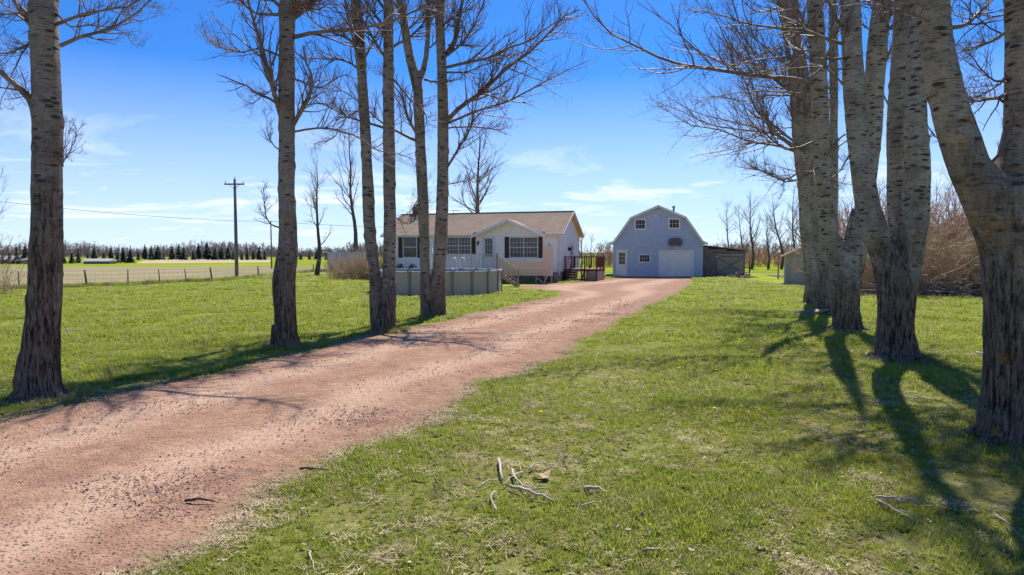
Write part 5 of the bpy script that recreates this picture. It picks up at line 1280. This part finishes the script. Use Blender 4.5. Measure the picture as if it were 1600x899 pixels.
def sag(a, b, s, n=26): return [a.lerp(b, k/n) - Vector((0,0,s*4*(k/n)*(1-k/n))) for k in range(n+1)]
mb.tube(sag(A, B, .75), .022, 5).tube(sag(B, B2, .8), .03, 5)
o = mb.build('power_line', M['wire']); tag(o, 'single sagging overhead wire crossing the sky at the left', 'cable')

# ------------------------------------------------------------------ wire fence
fence = empty('wire_fence', tuple(ground(136,450)), 0, 'long wire fence on leaning wooden posts between the lawn and the dry field', 'fence')
fo = fence.location
keys = [(-90,460,428),(-20,456.5,425),(30,453.5,424),(78,452,423),(136,450,422),(200,447.5,421),(250,444.5,420.5),(291,442,420),(331.5,441,418),(368,438,417),(404,434,416),(440,430,414.5),(489,425,413),(508,424.5,413)]
PT = []
rg = random.Random(3)
for i, (px, py, top) in enumerate(keys):
    g = ground(px, py); zt = at(px, top, g.y).z; ln = rg.uniform(-.10,.10) if i not in (8,4) else -.13
    w = .065 if px in (136,331.5,404,489) else .04
    MB().tube([(g.x-fo.x,g.y-fo.y,-.1),(g.x-fo.x+ln*.5,g.y-fo.y,zt*.55),(g.x-fo.x+ln,g.y-fo.y,zt)], [w,w*.95,w*.85], 7).build('post', M['post_wood'], fence, True)
    PT.append((g.x-fo.x, g.y-fo.y, zt))
for f in (.96, .72, .48, .25):
    mb = MB()
    for a, b_ in zip(PT[:-1], PT[1:]): mb.tube(sag(Vector((a[0],a[1],a[2]*f)), Vector((b_[0],b_[1],b_[2]*f)), .02, 5), .0055, 4, False)
    mb.build('wire', M['wire'], fence)
mb = MB()
for a, b_ in zip(PT[:-1], PT[1:]):
    n_ = int((Vector(a[:2])-Vector(b_[:2])).length/.45)
    for k in range(1, n_): p = Vector(a).lerp(Vector(b_), k/n_); mb.tube([(p.x,p.y,.05),(p.x,p.y,p.z*.95)], .0035, 3, False)
tag(mb.build('wire_mesh', M['wire'], fence), kind='stuff')

# ------------------------------------------------------------------ instanced ground cover through geometry nodes
def scatter(name, pts, rot, scl, idx, variants, label, cat):
    me = bpy.data.meshes.new(name); me.vertices.add(len(pts)); me.vertices.foreach_set('co', np.ascontiguousarray(pts, np.float32).ravel())
    for nm, tp, arr in (('rot','FLOAT_VECTOR',rot), ('scl','FLOAT_VECTOR',scl), ('idx','INT',idx)):
        at_ = me.attributes.new(nm, tp, 'POINT')
        at_.data.foreach_set('vector' if tp == 'FLOAT_VECTOR' else 'value', np.ascontiguousarray(arr, np.float32 if tp != 'INT' else np.int32).ravel())
    o = link(name, me); src = bpy.data.collections.new(name+'_pieces')
    for q, vm in enumerate(variants): src.objects.link(bpy.data.objects.new('%s_piece_%d' % (name, q), vm))
    ng = bpy.data.node_groups.new(name, 'GeometryNodeTree'); ng.interface.new_socket('Geometry', in_out='INPUT', socket_type='NodeSocketGeometry'); ng.interface.new_socket('Geometry', in_out='OUTPUT', socket_type='NodeSocketGeometry')
    N = ng.nodes.new; gi = N('NodeGroupInput'); go = N('NodeGroupOutput'); ci = N('GeometryNodeCollectionInfo'); ci.inputs[0].default_value = src; ci.inputs['Separate Children'].default_value = True; ci.inputs['Reset Children'].default_value = True
    ip = N('GeometryNodeInstanceOnPoints'); ip.inputs['Pick Instance'].default_value = True
    def attr(nm, tp):
        a = N('GeometryNodeInputNamedAttribute'); a.data_type = tp; a.inputs[0].default_value = nm; return [s for s in a.outputs if s.enabled and s.name == 'Attribute'][0]
    ng.links.new(gi.outputs[0], ip.inputs['Points']); ng.links.new(ci.outputs[0], ip.inputs['Instance']); ng.links.new(attr('idx','INT'), ip.inputs['Instance Index'])
    ng.links.new(attr('rot','FLOAT_VECTOR'), ip.inputs['Rotation']); ng.links.new(attr('scl','FLOAT_VECTOR'), ip.inputs['Scale']); ng.links.new(ip.outputs[0], go.inputs[0])
    md = o.modifiers.new('scatter', 'NODES'); md.node_group = ng
    return tag(o, label, cat, kind='stuff')
def tuft(seed, nb, h, spread, w, weed=False):
    rg = np.random.default_rng(seed); V = []; Fs = []; k = 0
    for _ in range(nb):
        a = rg.uniform(0,6.28); r_ = spread*math.sqrt(rg.uniform(0,1)); x = math.cos(a)*r_; y = math.sin(a)*r_; f = rg.uniform(0,6.28); hh = h*rg.uniform(.45,1.15); bend = hh*rg.uniform(.15,.9); ww = w*rg.uniform(.7,1.3)
        dx_, dy_ = math.cos(f), math.sin(f); px_, py_ = -dy_*ww, dx_*ww
        V += [(x-px_,y-py_,-.01),(x+px_,y+py_,-.01),(x+px_*.8+dx_*bend*.35,y+py_*.8+dy_*bend*.35,hh*.6),(x-px_*.8+dx_*bend*.35,y-py_*.8+dy_*bend*.35,hh*.6),(x+dx_*bend,y+dy_*bend,hh*.92)]
        Fs.append([k,k+1,k+2,k+3]); Fs.append([k+3,k+2,k+4]); k += 5
    me = bpy.data.meshes.new('tuft'); me.from_pydata(V, [], Fs); me.materials.append(M['grass']); return me
def weed(seed):
    rg = np.random.default_rng(seed); V = []; Fs = []; k = 0
    for q in range(9):
        a = rg.uniform(0,6.28); L = rg.uniform(.03,.07); w = L*rg.uniform(.28,.42); ca, sa = math.cos(a), math.sin(a); z = rg.uniform(.01,.04)
        pts = [(0,0,.0),(.45*L,w,z),(L*.85,w*.6,z*.9),(L,0,z*.7),(L*.85,-w*.6,z*.9),(.45*L,-w,z)]
        V += [(ca*x-sa*y, sa*x+ca*y, zz) for x,y,zz in pts]; Fs.append([k+i for i in range(6)]); k += 6
    me = bpy.data.meshes.new('weed'); me.from_pydata(V, [], Fs); me.materials.append(M['grass']); return me
rng = np.random.default_rng(77)
def frustum_pts(y0, y1, dens, margin=1.1):
    area = .75*2*margin*(y1**2-y0**2)*.5; n = int(area*dens); y = np.sqrt(rng.uniform(y0**2, y1**2, n)); x = rng.uniform(-.75*margin, .75*margin, n)*y
    return x, y
KB = [(-4.25,39.2,3.75)]
def fnoise(x, y, s, seed):
    """cheap smooth noise, vectorised"""
    r_ = np.random.default_rng(seed); out = 0*x
    for q in range(7):
        a = r_.uniform(0,6.28); f = s*r_.uniform(.6,1.9); out = out + np.sin((x*math.cos(a)+y*math.sin(a))*f+r_.uniform(0,6.28))
    return out/7*1.6
GX, GY, GS, GI = [], [], [], []
for (y0, y1, dens, sc0, lo) in ((3.4,7,950,.68,0),(7,11,600,.76,0),(11,17,260,1.05,1),(17,28,100,1.4,1),(28,46,30,2.0,2),(46,72,8,2.6,2)):
    x, y = frustum_pts(y0, y1, dens, 1.15 if y0 < 10 else 1.04)
    d = drive_sd(x, y); edge_ok = (d < -.03) | ((d < .30) & (rng.uniform(0,1,len(x)) < .10))
    n1 = fnoise(x, y, 1.6, 1); n2 = fnoise(x, y, 5, 2)
    n4 = .8*fnoise(x, y, 3.0, 31)+.6*fnoise(x, y, 7.7, 32)
    bare = np.clip((n4-.55)*1.0, 0, .4)*np.clip((15-y)/6, 0, 1)*(x > -1)
    keep = edge_ok & (rng.uniform(0,1,len(x)) > bare) & (rng.uniform(0,1,len(x)) < np.clip(.80 + .40*n1 + .45*n2, .15, 1))
    keep &= ~((x+4.25)**2+(y-39.2)**2 < 3.7**2)
    # not inside or behind buildings, nor in the dry field or thicket
    hx_, hy_ = x-hc.x, y-hc.y; lu = hx_*math.cos(HR)+hy_*math.sin(HR); lv = -hx_*math.sin(HR)+hy_*math.cos(HR)
    keep &= ~((lu > -16) & (lu < 0) & (lv > -.1)); keep &= ~((x > bc.x-.2) & (x < 25) & (y > 63.5)); keep &= ~((x > 19.5) & (y > 36.4-(x-19.5)*.3))
    keep &= ~((x > -2.4) & (x < 3.4) & (y > 45.4) & (y < 58)) 
    fy_ = np.interp(x, [-60,-33,-26,-23.5,-22], [42,44.5,50,55,90]); keep &= ~((x < -22) & (y > fy_-.6))
    x, y = x[keep], y[keep]; n1 = n1[keep]; d = d[keep]
    GX.append(x); GY.append(y); GS.append(sc0*rng.uniform(.6,1.25,len(x))*np.clip(1+.6*n1, .5, 1.7)*np.where(d > -.12, .6, 1))
    GI.append(rng.integers(0, 6, len(x)))
GX = np.concatenate(GX); GY = np.concatenate(GY); GS = np.concatenate(GS); GI = np.concatenate(GI)
vars_ = [tuft(s, 15, .05+.012*s, .06, .0036) for s in range(4)] + [tuft(9, 22, .10, .045, .0034), weed(3)]
n = len(GX); rot = np.stack([rng.uniform(-.12,.12,n), rng.uniform(-.12,.12,n), rng.uniform(0,6.28,n)], 1)
GI = np.where((GI == 5) & (GY > 14), 1, GI); GI = np.where((GI == 4) & (rng.uniform(0,1,n) < .6), 2, GI)
sx = np.where(GY > 11, 1+(GY-11)*.045, 1.0)
scl = np.stack([GS*sx, GS*sx, GS], 1); scl[:,2] = np.minimum(scl[:,2], 1.9)
scatter('grass', np.stack([GX, GY, gz(GX, GY)], 1), rot, scl, GI, vars_, 'short spring lawn grass on both sides of the driveway', 'grass')
# coarse grass at tree bases, fence line and pool
bx_, by_ = [], []
for g_, rr0 in ((ground(66,625),.45),(ground(447,543),.42),(ground(597,518),.5),(ground(677,497),.6),(g5,.75),(g6,.62),(g7,.6),(g8,.55),(g9,.6)):
    a = rng.uniform(0,6.28,260); r_ = rr0*rng.uniform(.75,1.7,260); bx_.append(g_.x+np.cos(a)*r_); by_.append(g_.y+np.sin(a)*r_)
for (ax, ay, _), (bx2, by2, _) in zip(PT[:-1], PT[1:]):
    n_ = 160; f = rng.uniform(0,1,n_); bx_.append(fo.x+ax+(bx2-ax)*f+rng.normal(0,.25,n_)); by_.append(fo.y+ay+(by2-ay)*f+rng.normal(0,.35,n_))
bx_ = np.concatenate(bx_); by_ = np.concatenate(by_); n = len(bx_)
def reed(seed):
    me = tuft(seed, 18, .22, .08, .004); me.materials.clear(); me.materials.append(M['dry_reed']); return me
s_ = np.where(by_ > 35, rng.uniform(1.0,2.4,n), rng.uniform(.3,.85,n))
scatter('dry_grass', np.stack([bx_, by_, gz(bx_, by_)], 1), np.stack([0*bx_, 0*bx_, rng.uniform(0,6.28,n)],1), np.stack([s_,s_,s_],1), rng.integers(0,3,n), [tuft(6,18,.16,.08,.004), reed(2), tuft(5,16,.2,.08,.004)], 'taller dry grass at the tree bases and along the wire fence', 'grass')
# stones on the driveway
def stone(seed):
    bm = bmesh.new(); bmesh.ops.create_icosphere(bm, subdivisions=1, radius=1); rg = random.Random(seed)
    for v_ in bm.verts: v_.co = Vector((v_.co.x*rg.uniform(.7,1.2), v_.co.y*rg.uniform(.6,1.0), v_.co.z*rg.uniform(.35,.6)))
    me = bpy.data.meshes.new('stone'); bm.to_mesh(me); bm.free(); me.materials.append(M['stone']); return me
x, y = frustum_pts(3.4, 34, 1000, 1.1); d = drive_sd(x, y); f = np.interp(y, [3,8,14,30],[1,.8,.4,.15])
n1 = fnoise(x*.5+y*.9, y*.45-x*.3, 2.2, 11); n2 = fnoise(x, y, 6, 12)
l_ = np.interp(y, _eY, _eL); r__ = np.interp(y, _eY, _eR); ac = (x-l_)/(r__-l_)
band = np.exp(-((ac-.86)/.09)**2) + .65*np.exp(-((ac-.5)/.08)**2) + .5*np.exp(-((ac-.1)/.08)**2)
pr = np.clip((n1+.45*n2-.30)*1.7, 0, 1)*(.3+band) + .11
keep = (d > .03) & (rng.uniform(0,1,len(x)) < pr*f*1.0)
x, y = x[keep], y[keep]; d = d[keep]; n = len(x); s_ = np.minimum(rng.lognormal(math.log(.0078), .45, n), .02)*np.interp(y,[3,15,30],[1,1.2,1.9])
zi = gz(x,y)+.026+s_*.12
scatter('gravel', np.stack([x, y, zi], 1), np.stack([rng.uniform(-.3,.3,n), rng.uniform(-.3,.3,n), rng.uniform(0,6.28,n)],1), np.stack([s_,s_,s_],1), rng.integers(0,5,n), [stone(s) for s in range(5)], 'loose reddish stones lying in streaks on the dirt driveway', 'gravel')
# dead leaves and twig bits
def leaf(seed):
    rg = random.Random(seed); L = .045; pts = []
    for x_, w in ((0,0),(.25,.45),(.6,.5),(1,0)):
        pts.append((x_, w))
    V = [(0,0,.0),(.3*L,.42*L,.012),(.7*L,.40*L,.006),(L,0,.014),(.7*L,-.38*L,.010),(.3*L,-.40*L,.003)]
    me = bpy.data.meshes.new('leaf'); me.from_pydata(V, [], [(0,1,2,3),(0,3,4,5)]); me.materials.append(M['dead_leaf']); return me
def straw(seed):
    rg = random.Random(seed); V = []; Fs = []
    for q in range(26):
        a = rg.uniform(0,6.28); x0, y0 = rg.uniform(-.09,.09), rg.uniform(-.09,.09); L = rg.uniform(.02,.07); w = rg.uniform(.0012,.0028); z0, z1 = rg.uniform(.004,.03), rg.uniform(.004,.035); ca, sa = math.cos(a), math.sin(a); k = len(V)
        V += [(x0-sa*w,y0+ca*w,z0),(x0+sa*w,y0-ca*w,z0),(x0+ca*L+sa*w,y0+sa*L-ca*w,z1),(x0+ca*L-sa*w,y0+sa*L+ca*w,z1)]; Fs.append((k,k+1,k+2,k+3))
    me = bpy.data.meshes.new('straw'); me.from_pydata(V, [], Fs); me.materials.append(M['straw']); return me
def bit(seed):
    rg = random.Random(seed); mb = MB().tube([(-.06,0,.012),(0,.012,.018),(.08,-.01,.01)], [.003,.0028,.0015], 4); me = mb.mesh('bit'); me.materials.append(M['dead_leaf']); return me
x, y = frustum_pts(3.4, 20, 210, 1.12); d = drive_sd(x, y); n1 = fnoise(x, y, 2.4, 21)
n4 = .8*fnoise(x, y, 3.0, 31)+.6*fnoise(x, y, 7.7, 32)
pr = np.clip(.05+.9*(n4-.15), .03, 1)*np.where(d > 0, .10, 1) + .5*np.exp(-(np.abs(d)/.25)**2)*np.clip(n1+.2,0,1)
keep = rng.uniform(0,1,len(x)) < pr*np.where((x < 0) & (y > 10), .35, 1); x, y = x[keep], y[keep]; n = len(x); s_ = np.minimum(rng.lognormal(-.7,.40,n), 1.2)
zi = gz(x,y)+np.where(drive_sd(x,y) > 0, .03, .035+.03*rng.uniform(0,1,n))
ix = np.where(rng.uniform(0,1,n) < .72, 0, 1)
x3, y3 = frustum_pts(3.4, 16, 330, 1.1); n4 = .8*fnoise(x3, y3, 3.0, 31)+.6*fnoise(x3, y3, 7.7, 32); d3 = drive_sd(x3, y3)
k3 = (d3 < .1) & (rng.uniform(0,1,len(x3)) < np.maximum(np.clip((n4-.62)*.7, .05, .35)*(x3 > -1.5), .55*np.exp(-(d3/.22)**2))); x3, y3 = x3[k3], y3[k3]
x = np.concatenate([x, x3]); y = np.concatenate([y, y3]); zi = np.concatenate([zi, gz(x3,y3)+.012]); s_ = np.concatenate([s_, rng.uniform(.7,1.4,len(x3))]); ix = np.concatenate([ix, rng.integers(2,5,len(x3))])
n = len(x); fl = np.where(ix > 1, .05, .6)
scatter('leaf_litter', np.stack([x, y, zi], 1), np.stack([fl*rng.uniform(-1,1,n), fl*rng.uniform(-1,1,n), rng.uniform(0,6.28,n)],1), np.stack([s_,s_,s_],1), ix, [leaf(1), bit(2), straw(3), straw(4), straw(5)], 'scattered brown dead leaves and twig bits on the grass and driveway edge', 'leaves')
# dandelions far left
def dand():
    mb = MB().tube([(0,0,.05),(0,0,.062)], [.018,.02], 7); me = mb.mesh('flower'); me.materials.append(simple('dandelion_yellow', (0.75,0.55,0.02), .7, .1)); return me
px_ = rng.normal(398, 32, 60); py_ = rng.normal(486, 5, 60); P_ = np.array([tuple(ground(a, b)) for a, b in zip(px_, py_)]); n = len(P_); P_[:,2] = 0.02
x2, y2 = frustum_pts(8, 30, .25); k2 = drive_sd(x2,y2) < -.5; P_ = np.vstack([P_, np.stack([x2[k2], y2[k2], 0*x2[k2]+.0],1)]); n = len(P_)
scatter('dandelions', P_, np.zeros((n,3)), np.full((n,3), 1.3), np.zeros(n), [dand()], 'yellow dandelion heads dotted over the lawn', 'flowers')

# ------------------------------------------------------------------ fallen sticks, each a thing
def stick(pts, w, label, m='pale_stick', side=None):
    g0 = ground(*pts[0]); P = []
    for q, (a, b_) in enumerate(pts):
        g_ = ground(a, b_); P.append((g_.x-g0.x, g_.y-g0.y, .045+.02*math.sin(q*1.7)))
    e = empty('fallen_stick', (g0.x, g0.y, float(gz(np.array(g0.x), np.array(g0.y)))), 0, label, 'stick', 'fallen sticks in the foreground grass')
    a_ = np.array(P); n = 9; 
    if len(a_) > 2: r2 = resample(a_, n)
    else: r2 = np.linspace(a_[0], a_[1], n)
    rg = np.random.default_rng(int(pts[0][0])); r2[1:-1] += rg.normal(size=(n-2,3))*.005
    rad = w*.5*g0.y/F
    MB().tube([tuple(p) for p in r2], list(np.linspace(rad, rad*.5, n)*rg.uniform(.85,1.15,n)), 7).build('stem', M[m], e, True)
    if side:
        i0 = int(side*n); p = Vector(r2[i0]); t_ = (Vector(r2[i0+1])-p).normalized(); q_ = Vector((-t_.y, t_.x, .1)); L = .14*g0.y/6
        MB().tube([p, p+(t_+q_*.7)*L*.5, p+(t_*1.2+q_*.9)*L], [rad*.6,rad*.5,rad*.25], 6).build('side_twig', M[m], e, True)
stick([(597+182,724),(601+181,745),(604+181,757)], 5, 'short pale upright-looking stick, top left of the foreground cluster')
stick([(798,740),(806,757),(819,771)], 4.5, 'pale stick crossing the longer one at the middle of the foreground cluster')
stick([(797,767),(825,778),(866,791)], 6, 'longest pale stick, thick and gently curved, lying across the foreground cluster', side=.35)
stick([(816,744),(800,755),(786,766)], 3.6, 'thin pale stick slanting down left behind the longest one')
stick([(773,777),(768,790),(776,806)], 4, 'small curved white stick below the left end of the cluster')
stick([(747,771),(762,763),(779,758)], 3, 'thin brownish stick at the left of the cluster')
stick([(679,757),(690,775),(712,785)], 2.6, 'dark bent twig left of the pale stick cluster', 'dark_stick')
stick([(913,768),(930,770),(950,774)], 7, 'stubby whitish stick lying right of the tan leaf')
stick([(905,798),(925,795),(938,788),(936,778)], 3, 'thin hooked twig right of the longest pale stick')
stick([(1008,867),(1022,868),(1036,866)], 6, 'short thick brown stick near the bottom of the photo')
stick([(481,868),(486,882),(492,899)], 3, 'pale twig at the bottom edge of the photo near the driveway')
stick([(826,741),(838,733),(868,733),(880,745)], 2.4, 'thin greyish twig arching behind the tan leaf')
stick([(289,794),(305,795),(337,794)], 5, 'dark stick lying on the red dirt driveway', 'dark_stick')
stick([(469,737),(486,739),(520,739)], 4, 'dark twig at the right edge of the driveway', 'dark_stick')
stick([(213,788),(216,794),(220,799)], 2.2, 'tiny pale chip of wood on the driveway dirt')
stick([(1370,790),(1400,812),(1452,832)], 3, 'long thin pale twig in the grass at lower right', side=.5)
stick([(1555,812),(1580,835),(1598,850)], 2.6, 'pale twig in the lower right corner grass')
stick([(1368,786),(1395,790),(1430,789)], 4, 'flat white stick in the shade in front of the three-stemmed poplar')
stick([(1040,519),(1055,518),(1068,521)], 3, 'distant pale stick on the sunny lawn right of the driveway')
stick([(1525,553),(1560,562),(1588,570)], 3, 'pale branch on the lawn behind the rightmost poplar')
stick([(103,517),(118,519),(133,519)], 3, 'thin pale stick on the lawn right of the leftmost poplar')
stick([(572,462),(580,459),(590,460)], 5, 'weathered stick at the foot of the pool left of the forked poplar')
g_ = ground(848, 749); e = empty('fallen_leaf', (g_.x, g_.y, .05), .4, 'large curled tan leaf lying beside the pale stick cluster', 'leaf')
mb = MB(); K_ = 10
for k in range(K_):
    a0_, a1_ = 2*math.pi*k/K_, 2*math.pi*(k+1)/K_; r0_, r1_ = .075*(1+.25*math.sin(3*a0_)), .075*(1+.25*math.sin(3*a1_))
    mb.add([(0,0,.0),(r0_*1.3*math.cos(a0_),r0_*math.sin(a0_),.025*math.cos(2*a0_)+.01),(r1_*1.3*math.cos(a1_),r1_*math.sin(a1_),.025*math.cos(2*a1_)+.01)], [(0,1,2)])
mb.build('leaf_blade', simple('tan_leaf', (0.46,0.30,0.20), .8, .15), e)
# old stump against the tall poplar
g_ = ground(429, 543); e = empty('tree_stump', tuple(g_), 0, 'short broken grey stump against the left side of the tall single poplar', 'stump')
MB().tube([(0,0,-.05),(.0,0,.2),(.02,0,.42),(-.01,.0,.56)], [.13,.10,.09,.06], 9).build('stump_wood', M['far_trunk'], e, True)
# exposed roots left of the slender poplar
g_ = ground(1262, 492); e = empty('exposed_roots', tuple(g_), 0, 'reddish exposed roots spreading left from the slender poplar', 'roots')
rg = np.random.default_rng(8)
for q in range(6):
    a = 2.4+q*.3; P = [(.75,-.05,.22)]; d_ = Vector((-1,-.25+.1*q,-.06))
    p = Vector((.75,.0,.20))
    pts = [p.copy()]
    for k in range(6): p = p + Vector((-.28, rg.normal(-.03+.04*(q-3),.03), -.035)); pts.append(p.copy())
    MB().tube(pts, [.07,.065,.055,.045,.035,.03,.015], 7).build('root', M['branch'], e, True)
print('objects', len(bpy.data.objects), 'tris', sum(len(o.data.polygons)*2 for o in bpy.data.objects if o.type == 'MESH' and o.name in col.all_objects))
